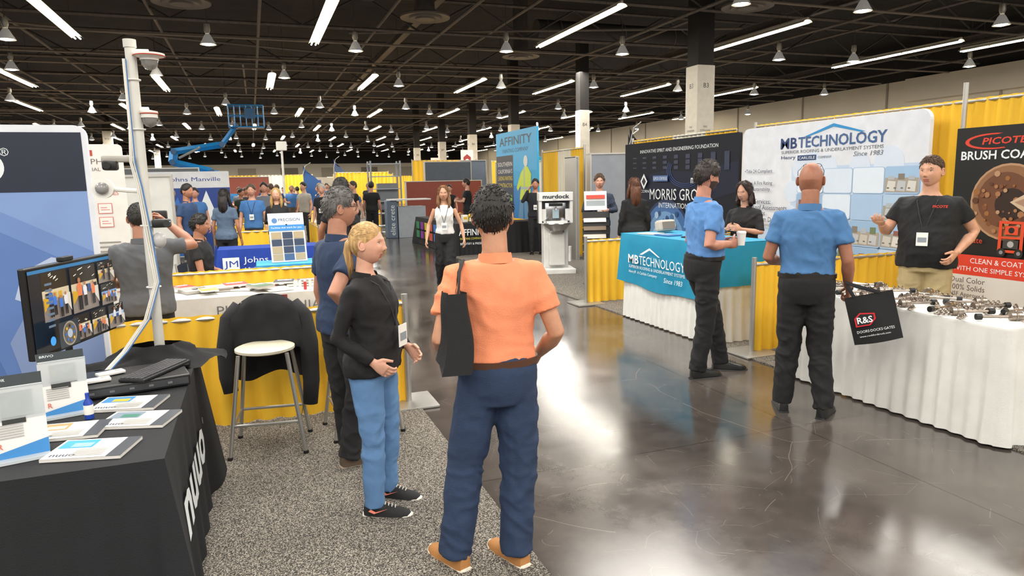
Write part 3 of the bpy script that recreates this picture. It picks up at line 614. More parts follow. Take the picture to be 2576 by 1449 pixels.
t,b=backdrop('booth_backdrop','white and blue backdrop with mountain triangle logo',(-2.6,18.9,0),(1,0,0),2.1,2.12,M('d8dbde',.5),rad=.02)
b.rect(0,.05,2.1,1.72,pr('1d3f8c'));b.poly([(1.0,.3),(1.55,1.65),(2.0,.3),(1.75,.3),(1.5,1.1),(1.25,.3)],Wt);b.poly([(0,.05),(.9,1.5),(1.3,.05)],pr('2f6fc0'));b.poly([(.3,1.78),(.6,1.78),(.6,2.02),(.3,2.02)],pr('1d3f8c'));b.text('JM',.33,1.82,.15,Wt,w=.22);b.text('Johns Manville',.7,1.85,.13,pr('1d3f8c'),w=1.2)
b.part('printed_graphic',t)
t,X,Y=cloth_table(-.55,11.5,.95,12.2,.76,'royal blue covered table with white logo','1c3f9c')
b=B().frame((-X,-Y-.07,0),(1,0,0));b.rect(.06,.42,.30,.64,Wt);b.text('JM',.08,.46,.13,pr('1c3f9c'),w=.2);b.text('Johns Manville',.36,.52,.12,Wt,w=.95);b.text('A Berkshire Hathaway Company',.36,.43,.05,Wt,w=.85);b.part('lettering',t)
t,X,Y=cloth_table(-.0,9.45,1.0,10.1,.70,'light blue covered table with tilted sign','3f9ad0')
t=thing('tabletop_sign','white tabletop sign with building photos on a stand','sign',(.42,9.72,.705),radians(6))
q=Matrix.Rotation(-.22,4,'X')
b=B().box((0,0,.33),(.46,.02,.66),pr('dededc'),mx=q);b.part('board',t)
b=B().frame(q@V((-.23,-.012,0)),(1,0,0),q@V((0,0,1))-q@V((0,0,0)));b.disc(.08,.56,.035,pr('4a7ab0'));b.text('PRECISION',.13,.55,.04,pr('3a5a80'),w=.28);b.rect(.0,.42,.46,.5,pr('3a86c8'));b.text('Facilities that work for you.',.03,.445,.03,Wt,w=.4)
for i in range(4):
    for j in range(3): b.rect(.02+j*.145,.02+i*.098,.15+j*.145,.108+i*.098,pr(R.choice(['3a5a80','6a7a8a','5a4a3a','2c3c55','a89878'])))
b.part('printed_graphic',t);B().tube([(0,.22,0),(0,.10,.5)],.012,BLACK,6).part('easel_leg',t)
t,b=backdrop('fabric_backdrop','blue fabric backdrop with navy header and white rim',(-3.6,4.62,0),(1,0,0),2.74,2.07,M('dfe3ea',.55),rad=.06)
b.rect(0,.05,2.715,2.03,pr('5c7cb8'))
b.poly([(2.715,1.7),(2.715,1.35),(2.1,1.7)],pr('7f9ccf'));b.poly([(2.715,1.35),(2.715,1.22),(1.9,1.7),(2.1,1.7)],pr('6e8cc4'));b.poly([(2.3,.38),(1.9,1.7),(1.6,1.7),(2.05,.38)],pr('5070ac'))
b.rect(0,1.70,2.715,2.03,pr('1a2336'))
b.poly([(2.715,1.20),(2.62,1.30),(2.5,1.33),(2.35,1.25),(2.3,1.1),(2.4,1.05),(2.715,1.0)],pr('b4c2dc'))
b.poly([(2.715,1.02),(2.5,1.08),(2.35,1.02),(2.25,.85),(2.3,.6),(2.715,.7)],pr('8094be'))
b.poly([(0,.05),(2.715,.05),(2.715,.33),(2.3,.38),(0,.42)],pr('d8623c'))
b.disc(2.245,1.84,.085,Wt); b.text('®',2.315,1.90,.045,Wt); b.text('nuu',1.6,1.79,.15,Wt,w=.5)
b.part('printed_graphic',t)
t,X,Y=cloth_table(-1.08,2.62,-.36,4.25,.76,'black cloth covered table with white logo text','131519',flare=.05)
b=B().frame((X+.055,-Y,0),(0,1,-.0),(-.06,0,1)); b.text('nuuo',.22,.32,.17,Wt,w=1.0,off=.03); b.text('®',1.27,.46,.035,Wt); b.part('lettering',t)
b=B(); m=cloth('0f1012')
def bun(u,v):
    a=u*2*pi; r=.09+.16*v+.03*noise.noise(V((cos(a)*2,sin(a)*2,v*3))); return V((r*cos(a)*1.4,r*sin(a)*.8,.10*(1-v)**1.5+.02*sin(a*7+v*5)*(v)+.03))
b.grid(bun,50,8,m); b.solo('bunched_cloth','black cloth bunched around the camera pole base','cloth',(-.55,4.12,.745),smooth=2)
t=thing('camera_pole','white pole carrying several security cameras','camera pole',(-.53,4.14,.762))
PW=M('cfcdc5',.45)
B().tube([(0,0,0),(0,0,1.68)],.026,PW,14).cyl((0,0,1.66),(0,0,1.70),.031,PW).cyl((0,0,0),(0,0,.02),.09,BLACK).part('pole',t,1)
def domecam(x,z,disc,r,label):
    m=Matrix.Translation((x,-.01,z)); b=B().lathe([(0,.02),(disc,.012),(disc,.0),(r,-.004),(r,-.022)],WHITE,22,m); b.tube([(0,0,z+.02),(x,-.01,z+.02)],.014,WHITE,8); b.torus((x,-.01,z),disc,.003,M('b2402c',.5),seg=22); o=b.part('dome_camera',t,1,label)
    b=B().lathe([(r*.9,-.022),(r*.85,-.042),(r*.55,-.062),(0,-.072)],M('8a8884',.12,.2),22,m); b.part('dome_cover',o,1)
domecam(.085,1.62,.075,.045,'white dome camera with red rim'); domecam(.06,1.33,.042,.04,'white dome camera on a short arm')
b=B().box((-.11,0,1.10),(.14,.06,.035),M('a9a59d',.4),bev=.01).box((-.14,-.03,1.065),(.07,.07,.05),BLACK,bev=.012).cyl((-.15,-.06,1.065),(-.15,-.08,1.065),.018,BLACK).tube([(0,0,1.1),(-.08,0,1.1)],.012,WHITE,8); b.part('box_camera',t,1,'black box camera')
b=B().cyl((-.19,.02,.95),(-.19,-.02,.95),.052,WHITE,seg=24).sph((-.19,-.03,.95),(.032,.03,.032),M('8a8a88',.2)).tube([(0,0,.93),(-.1,0,.94),(-.18,0,.95)],.012,WHITE,8); b.part('turret_camera',t,1,'round white turret camera')
b=B().box((.07,-.02,.76),(.09,.06,.045),BLACK,bev=.01).cyl((.1,-.05,.76),(.1,-.08,.76),.018,M('30302f',.2)); b.part('box_camera',t,1,'small black camera on the pole')
b=B().sph((.05,-.01,.67),(.035,.035,.042),M('b8b8b6',.3)).box((.03,0,.65),(.04,.04,.05),WHITE,bev=.01); b.part('turret_camera',t,1,'white ball camera on the pole')
for c,o in (('dcdad2',0),('d0cec6',.010),('4a78b0',.016),('dcdad2',-.008)):
    b=B().tube([(-.03+o*.5,-.03,1.60),(-.032+o*.5,-.033,1.25),(-.04+o,-.035,1.08),(-.02+o,-.035,.95),(.0+o*1.2,-.035,.70),(.02+o,-.04,.45),(-.04+o,-.09,.26),(-.14+o,-.2,.12),(-.22+o,-.28,.04),(-.26+o,-.36,.012+abs(o))],.0038,M(c,.5),6); b.part('cable',t,1)
for z in (1.5,1.25,.75,.42): B().torus((0,0,z),.034,.004,WHITE).part('cable_tie',t,1)
ang=atan2(4.1-3.4,-.72+.93)
t=thing('monitor','flat black monitor showing camera views on a stand','monitor',(-.83,3.75,.762),ang)
Wm=.70
cas=B().box((0,.0,.42),(Wm,.03,.40),M('101012',.3),bev=.006).part('casing',t)
b=B().frame((-Wm/2+.012,-.016,.24),(1,0,0)); sw=Wm-.024;sh=.365
b.rect(0,0,sw,sh,M('18222e',.2,emit=.3))
def sc_(h): return M(h,.2,emit=.45)
b.rect(0,.35,sw,sh,sc_('2b6a9a'))
def view(u0,v0,u1,v1,n=3,big=1.):
    W_=u1-u0;H_=v1-v0
    b.rect(u0,v0,u1,v1,sc_('7a716a'));b.rect(u0,v0+H_*.62,u1,v1,sc_('24211f'));b.rect(u0,v0+H_*.45,u1,v0+H_*.64,sc_(R.choice(['9ab0c4','6f96c4','b8ac90'])))
    for k in range(6): a=u0+W_*R.uniform(.05,.85); c=v0+H_*R.uniform(.7,.95); b.poly([(a,c),(a+W_*.1,c+H_*.03),(a+W_*.1,c+H_*.045),(a,c+H_*.015)],sc_('f0ead8'))
    for k in range(5): a=u0+W_*R.uniform(0,.85); b.rect(a,v0+H_*R.uniform(.38,.45),a+W_*.12,v0+H_*.58,sc_(R.choice(['b8902a','d0ccc4','2a4a80','1c1c22','8a3a30'])))
    b.poly([(u0,v0+H_*.2),(u0+W_*.3,v0+H_*.45),(u0,v0+H_*.5)],sc_('b8902a')); b.poly([(u0+W_*.7,v0+H_*.5),(u1,v0+H_*.5),(u1,v0+H_*.1)],sc_('c0bcb4'))
    for k in range(n):
        a=u0+W_*(.15+.7*(k+.5)/n+R.uniform(-.04,.04)); hh=H_*R.uniform(.42,.62)*big; ww=hh*.26; c=v0+H_*R.uniform(.02,.16)
        b.poly([(a-ww*.4,c),(a-ww*.05,c),(a,c+hh*.3),(a+ww*.05,c),(a+ww*.4,c),(a+ww*.42,c+hh*.5),(a-ww*.42,c+hh*.5)],sc_('1c1c22'))
        b.poly([(a-ww*.45,c+hh*.45),(a+ww*.45,c+hh*.45),(a+ww*.55,c+hh*.75),(a+ww*.25,c+hh*.86),(a-ww*.25,c+hh*.86),(a-ww*.55,c+hh*.75)],sc_(R.choice(['2f5fb0','3a6ab8','30343c','c87048','c8c8cc']))); b.disc(a,c+hh*.94,hh*.08,sc_('9a6a52'),n=10)
view(.085,.13,.29,.345,4);view(.295,.13,.52,.345,3,1.2);view(.525,.24,.672,.345,2,1.3);view(.525,.13,.672,.235,4);view(.245,.01,.38,.125);view(.385,.01,.52,.125,4);view(.525,.01,.672,.125,2,1.3);b.rect(.085,.01,.24,.125,sc_('26323e'))
b.disc(.165,.067,.055,sc_('8a8478'));b.disc(.165,.067,.048,sc_('5a554c'));b.disc(.165,.067,.02,sc_('9aa6b4'))
for k in range(8): b.disc(.165+.034*cos(k*.785),.067+.034*sin(k*.785),.007,sc_(R.choice(['2f5fb0','1c1c22','c8a03a'])),n=8)
b.disc(.03,.06,.02,sc_('2f8ad0'))
for i in range(8): b.rect(.01,.12+i*.026,.06,.13+i*.026,sc_('54687c'))
b.part('screen',cas)
b=B().tube([(0,.04,.0),(0,.04,.4)],.016,BLACK,8).box((0,.03,.3),(.1,.04,.1),BLACK).box((0,.05,.008),(.2,.16,.014),BLACK,bev=.004); b.part('stand',t)
B().box((-.02,.0,.63),(.09,.03,.02),BLACK,bev=.004).part('webcam',t)
t=thing('video_recorder','flat black rack video recorder on the table','recorder',(-.60,3.70,.762),radians(12))
cs=B().box((0,0,.03),(.46,.34,.055),M('17181a',.35),bev=.006).part('case',t)
b=B().box((0,-.172,.03),(.44,.004,.03),M('3a3b3e',.4)); b.part('front_panel',t)
for i in range(5): B().box((-.18+i*.08,-.176,.03),(.02,.004,.01),M('6a6a6c',.4)).part('button',t)
t=thing('keyboard','black keyboard resting on the recorder','keyboard',(-.50,3.68,.82),radians(62))
B().box((0,0,.008),(.36,.13,.014),M('1c1c1e',.5),bev=.004).part('keyboard_base',t)
b=B()
for i in range(16):
    for j in range(5): b.box((-.165+i*.022,-.045+j*.023,.018),(.018,.019,.007),M('46464a',.5))
k=b.part('key',t); k['kind']='stuff'
B().box((0,0,.018),(.06,.11,.03),M('17181a',.4),bev=.014).solo('computer_mouse','black computer mouse beside the keyboard','mouse',(-.40,3.98,.765),smooth=1)
for i,(x,y,r) in enumerate(((-.74,3.60,.3),(-.70,3.72,.5))):
    b=B().box((0,0,.008),(.12,.055,.014),WHITE,bev=.004).box((.03,0,.016),(.02,.02,.002),pr('b8b8b8')); b.solo('adapter_box','small white plastic adapter box','adapter',(x,y,.822),r,group='white adapters')
for i,(x,y,rz,c1,c2) in enumerate(((-.57,3.36,-.25,'3a8ac8','d8b23a'),(-.50,3.10,-.30,'7a8a9a','3a7a6a'),(-.745,3.06,-.12,'b8905a','c8c0b0'),(-.61,2.80,-.25,'3a9ad0','8ab0d0'))):
    b=B().box((0,0,.005),(.27,.19,.010),pr('d6d3cd'));b.frame((-.135,-.095,.0102),(1,0,0),(0,1,0)); b.rect(0,0,.27,.19,pr('d4d2ce'));b.rect(.01,.10,.13,.18,pr(c1));b.rect(.05,.11,.12,.15,pr(c2));b.rect(.22,0,.27,.19,pr('3a4048'));b.text('nuuo',.02,.02,.02,pr('2a3a5a'))
    for k in range(6): b.rect(.09,.02+k*.012,.20,.024+k*.012,pr('9a9a98'))
    b.solo('flyer_stack','stack of printed product flyers on the black cloth','flyers',(x,y,.762),rz,group='flyer stacks on the black table')
def flyer_stand(x,y,rz,h,txt,label,w=.17):
    t=thing('flyer_stand',label,'flyer stand',(x,y,.762),rz); q=Matrix.Rotation(-.25,4,'X')
    fl=B().box((0,0,h/2),(w,.012,h),pr('d8d6d2'),mx=q).part('flyer',t)
    b=B().frame(q@V((-w/2,-.0075,0)),(1,0,0),q@V((0,0,1)));b.rect(0,h*.84,w,h,pr('262f33'));b.text(txt,.012,h*.93,.010,Wt,w=.05)
    b.rect(.04,h*.42,.11,h*.80,pr('1d201e'));b.rect(.075,h*.50,.135,h*.80,pr('30343a'));b.disc(.075,h*.66,.022,pr('58a03a'));b.disc(.075,h*.66,.014,pr('1d201e'));b.rect(.0,0,w,h*.08,pr('2f7ab8'));b.poly([(.0,h*.08),(w,h*.08),(w,h*.2)],pr('2f7ab8'));b.text('R',.02,h*.14,.02,pr('c8503a'))
    for k in range(6): b.rect(.02,h*.26+k*.009,.10,h*.26+k*.009+.003,pr('9a9a98'))
    b.part('printed_graphic',fl); B().box((0,.02,.005),(w,.14,.01),M('d8dee0',.1,alpha=.6)).box((0,.03,h*.45),(w,.004,h*.9),M('d8dee0',.1,alpha=.6),rx=.25).part('holder',t)
flyer_stand(-.80,3.32,.30,.27,'BRIVO','clear stand holding an upright product flyer'); flyer_stand(-.835,2.82,.25,.30,'SKYHAWK','clear stand holding a white product flyer')
B().lathe([(0,0),(.018,0),(.018,.07),(.008,.085),(.008,.11),(0,.11)],M('1d3f9c',.3),14).cyl((0,0,.02),(0,0,.06),.0185,WHITE).solo('spray_bottle','small blue spray bottle with white label','bottle',(-.70,3.22,.762),smooth=1)
def stool(x,y,rz,label):
    t=thing('bar_stool',label,'bar stool',(x,y,0),rz,'metal bar stools')
    b=B().lathe([(0,.655),(.16,.655),(.185,.665),(.185,.68),(.16,.69),(0,.692)],M('cfc8b2',.5),28); b.part('seat',t,1)
    for sx in (-1,1):
        for sy in (-1,1): B().tube([(sx*.23,sy*.20,0),(sx*.145,sy*.13,.66)],.013,ALU,8).cyl((sx*.23,sy*.2,0),(sx*.229,sy*.199,.03),.017,BLACK).part('leg',t,1)
        B().tube([(sx*.145,.13,.64),(sx*.16,.17,.80),(sx*.15,.19,.95)],.012,ALU,8).part('back_post',t,1)
    b=B(); z=.22; f=.23-.085*z/.66; g=.20-.07*z/.66
    b.tube([(-f,-g,z),(f,-g,z),(f,g,z),(-f,g,z),(-f,-g,z)],.010,ALU,8); b.part('footrest',t,1)
    B().grid(lambda u,v:V(((u-.5)*.32,.17+.03*cos((u-.5)*3),.82+.12*v)),8,2,M('2a2a2c',.5)).part('backrest',t,2)
    return t
stool(.01,4.66,radians(-8),'metal bar stool with pale round seat and jacket over it'); stool(.62,4.75,radians(5),'metal bar stool behind the standing visitors')
b=B(); m=cloth('17181b')
def jac(sgn,z0):
    def f(u,v):
        x=(u-.5)*2; nz=.012*noise.noise(V((u*6,v*4,sgn)))+.008*sin(u*22+v*3)*(1-v)
        return V((x*(.20+.06*(1-v)),.205+sgn*(.055*sqrt(max(0,1-v**6))+.02*(1-v))-.03*x*x+nz,z0+(1.0-z0)*v-.09*abs(x)**2.5*v-.03*(1-v)*sin(u*8)))
    return f
b.grid(jac(-1,.66),30,12,m); b.grid(jac(1,.42),30,14,m)
for sx in (-1,1): b.tube([(sx*.17,.20,.93),(sx*.235,.18,.84),(sx*.262,.15,.66),(sx*.265,.13,.46 if sx<0 else .40),(sx*.25,.12,.36 if sx<0 else .24)],[.045,.06,.062,.055,.048],m,12)
b.solo('jacket','black jacket hung over the stool back','jacket',(.01,4.66,0),radians(-8),smooth=2)
# ---------------- boom lift
t=thing('boom_lift','blue articulated boom lift with raised basket','boom lift',(0,38,0)); BL=M('1478b8',.4)
b=B()
for a,c,r in (((-1.8,1.4),(-1.7,2.6),.25),((-1.8,2.55),(-3.5,3.0),.17),((-3.5,3.0),(-3.4,3.5),.2),((-3.5,3.5),(-1.2,3.85),.16),((-1.2,3.85),(-.5,4.75),.12)): b.tube([(a[0],0,a[1]),(c[0],0,c[1])],r,BL,4,side=(0,1,0))
for q in ((-3.5,3.0),(-1.2,3.85),(-.5,4.75),(-1.75,2.5),(-3.4,3.5)): b.cyl((q[0],-.25,q[1]),(q[0],.25,q[1]),.14,M('0d4f80',.4))
b.tube([(-3.2,-.1,3.2),(-2.2,-.1,3.72)],.06,ALU,8); b.part('boom_arm',t,0)
b=B()
for z in (4.7,5.25,5.75):
    b.tube([(-.8,-.4,z),(.85,-.4,z),(.85,.4,z),(-.8,.4,z),(-.8,-.4,z)],.03,BL,6)
for i in range(7):
    for y in (-.4,.4): b.tube([(-.8+i*.275,y,4.7),(-.8+i*.275,y,5.75)],.022,BL,6)
b.box((0,0,4.7),(1.65,.8,.06),BL); b.box((.2,-.42,5.35),(.5,.06,.5),M('0d4f80',.5)); b.part('basket',t)
B().box((-1.8,0,1.0),(2.6,2.0,.8),BL,bev=.1).part('chassis',t)
for x in (-.9,-2.7):
    for y in (-1.0,1.0): B().cyl((x,y-.15,.5),(x,y+.15,.5),.5,BLACK,seg=20).part('wheel',t,1)
t=thing('light_stand','thin pole with white device on top','pole',(1.4,33,0)); B().tube([(0,0,0),(0,0,3.4)],.05,PW,8).box((0,0,.03),(.8,.8,.06),PW).part('pole',t); B().box((0,0,3.5),(.45,.2,.4),PW,bev=.03).part('device',t)
# ---------------- people
def remesh(b,vox,sm=3):
    ob=bpy.data.objects.new('tmp',b.mesh('tmp')); COL.objects.link(ob)
    r=ob.modifiers.new('r','REMESH'); r.mode='VOXEL'; r.voxel_size=vox
    if sm: s=ob.modifiers.new('s','SMOOTH'); s.factor=.5; s.iterations=sm
    dg=bpy.context.evaluated_depsgraph_get(); me=bpy.data.meshes.new_from_object(ob.evaluated_get(dg))
    vs=[v.co.copy() for v in me.vertices]; no=[v.normal.copy() for v in me.vertices]; fs=[tuple(p.vertices) for p in me.polygons]
    bpy.data.objects.remove(ob); bpy.data.meshes.remove(me); return vs,no,fs
def wrinkle(vs,no,amp,sc,sd=0):
    o=[]
    for v,n_ in zip(vs,no):
        q=V((v.x*sc[0]+sd,v.y*sc[1],v.z*sc[2]+v.x*3)); w=noise.noise(q*.5+V((3,1,sd)))*1.3
        a=noise.noise(q+V((w,w,w))); c=noise.noise(q*2.1+V((5,1,2+w)))
        m_=.45+.55*max(0,min(1,.5+1.6*noise.noise(v*3.1+V((sd,0,1)))))
        o.append(v+n_*amp*m_*((.5-min(1,abs(a)*2.4))*.9+.4*(.5-min(1,abs(c)*2.4)))) 
    return o
def hpt(x,y,z,feat=1):
    r=max(0,1-z*z)**.45; X=.077*r*x; Y=.099*r*y; Z=.117*z; t=max(0,-z)
    X*=1-.20*t*t
    if y<0: Y*=1-.42*t
    if y>0:
        Y*=.93
        if feat:
            g=lambda a,s:exp(-(a/s)**2)
            Y+=.007*g(z+.80,.16)*g(X,.022)
            Y+=.021*g(X,.011)*g(Z+.028,.014)+.012*g(X,.009)*g(Z-.002,.022)
            Y+=.005*g(abs(X)-.012,.006)*g(Z+.034,.008)
            Y-=.011*g(abs(X)-.031,.014)*g(Z-.005,.012)
            Y+=.005*g(Z-.028,.008)*g(X,.045)
            Y+=.006*g(X,.02)*(g(Z+.060,.005)+g(Z+.073,.006))
            Y-=.003*g(X,.025)*g(Z+.0665,.002)
            Y+=.004*g(abs(X)-.042,.016)*g(Z+.028,.02)
    return V((X,Y,Z))
def zt(y,style):
    if style=='long': return -1.1+1.75*max(0,y+.15) if y>-.15 else -1.1
    if style=='tied': return -.05+.62*max(0,y) if y>0 else -.05+.6*y
    if style=='crop': return .16+.42*y if y>0 else .16+.62*y
    return (.02+.58*y*y if y>0 else .02+.60*y)
def head(b,hb,k,skin,style,hc,mx,fine,brow,beard,thick,glasses,bb,grey=0):
    nu,nv=(60,64) if fine else (24,22)
    un=[]
    for j in range(nv+1):
        z=cos(pi*j/nv)
        for i in range(nu):
            s=-1+2*i/nu; ph=pi*(abs(s)**1.5)*(1 if s>=0 else -1); un.append((sin(ph),cos(ph),z))
    sk=M(skin,.5,0,.08,260,.09,0,22); lip=M('a2604f',.45)
    faces=[(j*nu+i,j*nu+(i+1)%nu,(j+1)*nu+(i+1)%nu,(j+1)*nu+i) for j in range(nv) for i in range(nu)]
    pts=[hpt(*u)*k for u in un]
    bd=M(beard,.8,0,.4,400,.2) if beard else None
    gl={}
    for f in faces:
        c=sum((pts[i] for i in f),V())/4/k; u=un[f[0]]; m=sk
        if c.y>.05 and abs(c.x)<.021 and -.077<c.z<-.056: m=lip
        elif bd and u[1]>-.05 and c.z<-.030-(.0 if abs(c.x)>.03 else .012) and not(abs(c.x)<.02 and c.z>-.05) : m=bd
        gl.setdefault(m,[]).append(f)
    for m,fl in gl.items(): b.add(pts,fl,m,mx)
    for sx in (-1,1):
        b.sph((sx*.077*k,-.008*k,-.006*k),(.008*k,.018*k,.030*k),sk,12,mx,Matrix.Rotation(sx*.35,3,'Z')@Matrix.Rotation(-.2,3,'X'))
        b.torus((sx*.081*k,-.010*k,-.004*k),.019*k,.0045*k,sk,mx,Matrix.Rotation(sx*.35,3,'Z')@Matrix.Rotation(pi/2,3,'Y'),14,1.35)
        if fine:
            b.sph((sx*.031*k,.0645*k,.005*k),.0118*k,M('dcd8d0',.2),12,mx); b.sph((sx*.031*k,.0735*k,.005*k),(.0052*k,.0035*k,.0052*k),M('2e2018',.2),8,mx)
            b.tube([(sx*.018*k,.0735*k,.009*k),(sx*.031*k,.0775*k,.0135*k),(sx*.044*k,.070*k,.009*k)],[.0022*k]*3,M('5a4034',.7),5,mx=mx)
            b.tube([(sx*.015*k,.0845*k,.024*k),(sx*.032*k,.082*k,.029*k),(sx*.047*k,.070*k,.025*k)],[.0025*k,.0035*k,.002*k],M(brow,.8),5,mx=mx)
            b.sph((sx*.008*k,.100*k,-.038*k),(.003*k,.003*k,.002*k),M('5a3428',.7),6,mx)
        else: b.sph((sx*.031*k,.074*k,.005*k),.006*k,M('2e2018',.3),6,mx)
    if style!='bald':
        hm=M(hc,.6,0,.6,90,.4,0,70,(1,1,.15)); q=[];TH=[]; rr=random.Random(7)
        for u,p_ in zip(un,pts):
            b0=hpt(*u,feat=0)*k
            m_=u[2]-zt(u[1],style)+.10*noise.noise(b0*22); th=max(-1,min(1,m_/.22)); TH.append(th)
            off=(thick*k*th*(1+(.32 if style!='tied' else .15)*noise.noise(b0*34)) if th>0 else .012*k*th)
            if style in('short',) and th>0: off*=1+.4*max(0,u[2])
            q.append(b0+(b0.normalized() if b0.length else V((0,0,1)))*off)
        hb.add(q,faces,hm,mx)
        if fine:
            hm2=M(hc,.5,0,0,90,.45,0,40); cnt=0
            while cnt<(900 if style=='tied' else 800):
                i=rr.randrange(len(q))
                if TH[i]<.02: cnt+=.2; continue
                p0=q[i]; n_=p0.normalized(); cnt+=1
                base=V((0,-.25,-1)) if style in('short','crop','long') else V((0,-1,-.15))
                if style=='short' and un[i][2]>.45: base=V((rr.uniform(-.6,.6),rr.uniform(-.2,1),.1))
                d=base-n_*base.dot(n_)
                if d.length<.05: d=V((.1,-1,0))
                jt=.10 if style=='tied' else .28
                d=(d.normalized()+V((rr.uniform(-jt,jt),rr.uniform(-jt,jt),rr.uniform(-jt,jt)*.6))).normalized()
                L=(.020 if style in('short','crop') else .034)*k*rr.uniform(.6,1.3); lift=(.004 if style=='short' else .0005)*k
                if style=='tied':
                    m2=p0+d*L*.5; m3=p0+d*L; m2=m2.normalized()*p0.length; m3=m3.normalized()*p0.length*.99
                    hb.tube([p0-n_*.002*k,m2,m3],[.0028*k,.0028*k,.0012*k],hm2,4,mx=mx)
                else: hb.tube([p0-n_*.004*k,p0+d*L*.5+n_*lift,p0+d*L+n_*lift*.5],[.0026*k,.0023*k,.0005*k],hm2,4,mx=mx)
        L=bb
        if style=='long':
            hb.tube([(0,-.06*k,.05*k),(0,-.085*k,-.06*k),(0,-.095*k,-.16*k),(0,-.09*k,-L*k*.8),(0,-.08*k,-L*k)],[(.06*k,.03*k),(.082*k,.045*k),(.085*k,.04*k),(.07*k,.03*k),(.03*k,.015*k)],hm,14,side=(1,0,0),mx=mx)
            for sx in (-1,1): hb.tube([(sx*.06*k,.0,.03*k),(sx*.082*k,.0,-.06*k),(sx*.09*k,.02*k,-.15*k),(sx*.085*k,.05*k,-L*k*.75)],[.02*k,.03*k,.03*k,.012*k],hm,10,mx=mx)
            for i in range(40):
                xx=rr.uniform(-.08,.08)*k; yy=-.12*k*sqrt(max(0,1-(xx/(.1*k))**2)); hb.tube([(xx,yy,-.02*k),(xx*1.05,yy-.01*k,-.12*k),(xx*.95+rr.uniform(-.01,.01)*k,yy,-L*k*rr.uniform(.75,1.02))],[.007*k,.007*k,.001*k],hm,5,mx=mx)
        if style=='tied':
            hb.tube([(0,-.08*k,.02*k),(0,-.106*k,.0),(.0,-.118*k,-.05*k),(0,-.112*k,-.11*k),(0,-.10*k,-.18*k)],[.028*k,.028*k,.026*k,.020*k,.006*k],hm,10,mx=mx)
            for i in range(26):
                a=rr.uniform(0,6.28); xx=.020*k*cos(a); yy=-.114*k+.016*k*sin(a); hb.tube([(xx*.6,yy+.01*k,.01*k),(xx*1.1,yy,-.06*k),(xx*.6,yy+.01*k,-.20*k*rr.uniform(.7,1.05))],[.005*k,.006*k,.001*k],hm,5,mx=mx)
    if glasses:
        g=B(); gm=M('2a2a2c',.3,.3)
        zz,yy=(.006,.088) if glasses==1 else (.100,.035)
        for sx in (-1,1):
            g.torus((sx*.032*k,yy*k,zz*k),.020*k,.0018*k,gm,rot=Matrix.Rotation(pi/2 if glasses==1 else pi/4,3,'X'),mx=mx,seg=16,sx=1.15); g.tube([(sx*.054*k,yy*k,(zz+.006)*k),(sx*.080*k,(0 if glasses==1 else -.03)*k,(zz+.008-(0 if glasses==1 else .05))*k),(sx*.078*k,-.03*k,(zz-(0 if glasses==1 else .07))*k)],.0018*k,gm,5,mx=mx)
        g.tube([(-.01*k,yy*k,(zz+.004)*k),(.01*k,yy*k,(zz+.004)*k)],.0018*k,gm,5,mx=mx)
        return g
def hand(b,w,d,n_,side,curl,k,m):
    d=V(d).normalized(); n_=V(n_); n_=(n_-d*n_.dot(d)).normalized(); s=d.cross(n_)*side
    b.tube([w-d*.02*k,w+d*.01*k,w+d*.05*k,w+d*.088*k],[(.024*k,.019*k),(.029*k,.018*k),(.040*k,.016*k),(.041*k,.013*k)],m,12,side=s)
    for i,(o,L) in enumerate(((.030,.075),(.010,.083),(-.010,.077),(-.030,.060))):
        p0=w+(d*(.082-.004*abs(i-1)))*k+s*o*k; pts=[p0-d*.02*k,p0]; a=curl*.5
        for q,f in ((.45,1),(.3,1.0),(.25,.8)):
            dd=d*cos(a)+n_*sin(a)+s*(o*.8); pts.append(pts[-1]+dd.normalized()*L*q*k); a+=curl*1.3*f
        b.tube(pts,[.0088*k,.0090*k,.0085*k,.0080*k,.0068*k],m,8,side=s)
    p0=w+d*.02*k+s*.022*k; d1=(d*.62+s*.75+n_*.25).normalized(); d2=(d*.9+s*.25+n_*(.2+curl*.5)).normalized()
    b.tube([p0-d1*.01*k,p0+d1*.03*k,p0+d1*.03*k+d2*.032*k,p0+d1*.03*k+d2*.060*k],[.013*k,.0125*k,.0105*k,.0085*k],m,8,side=n_)
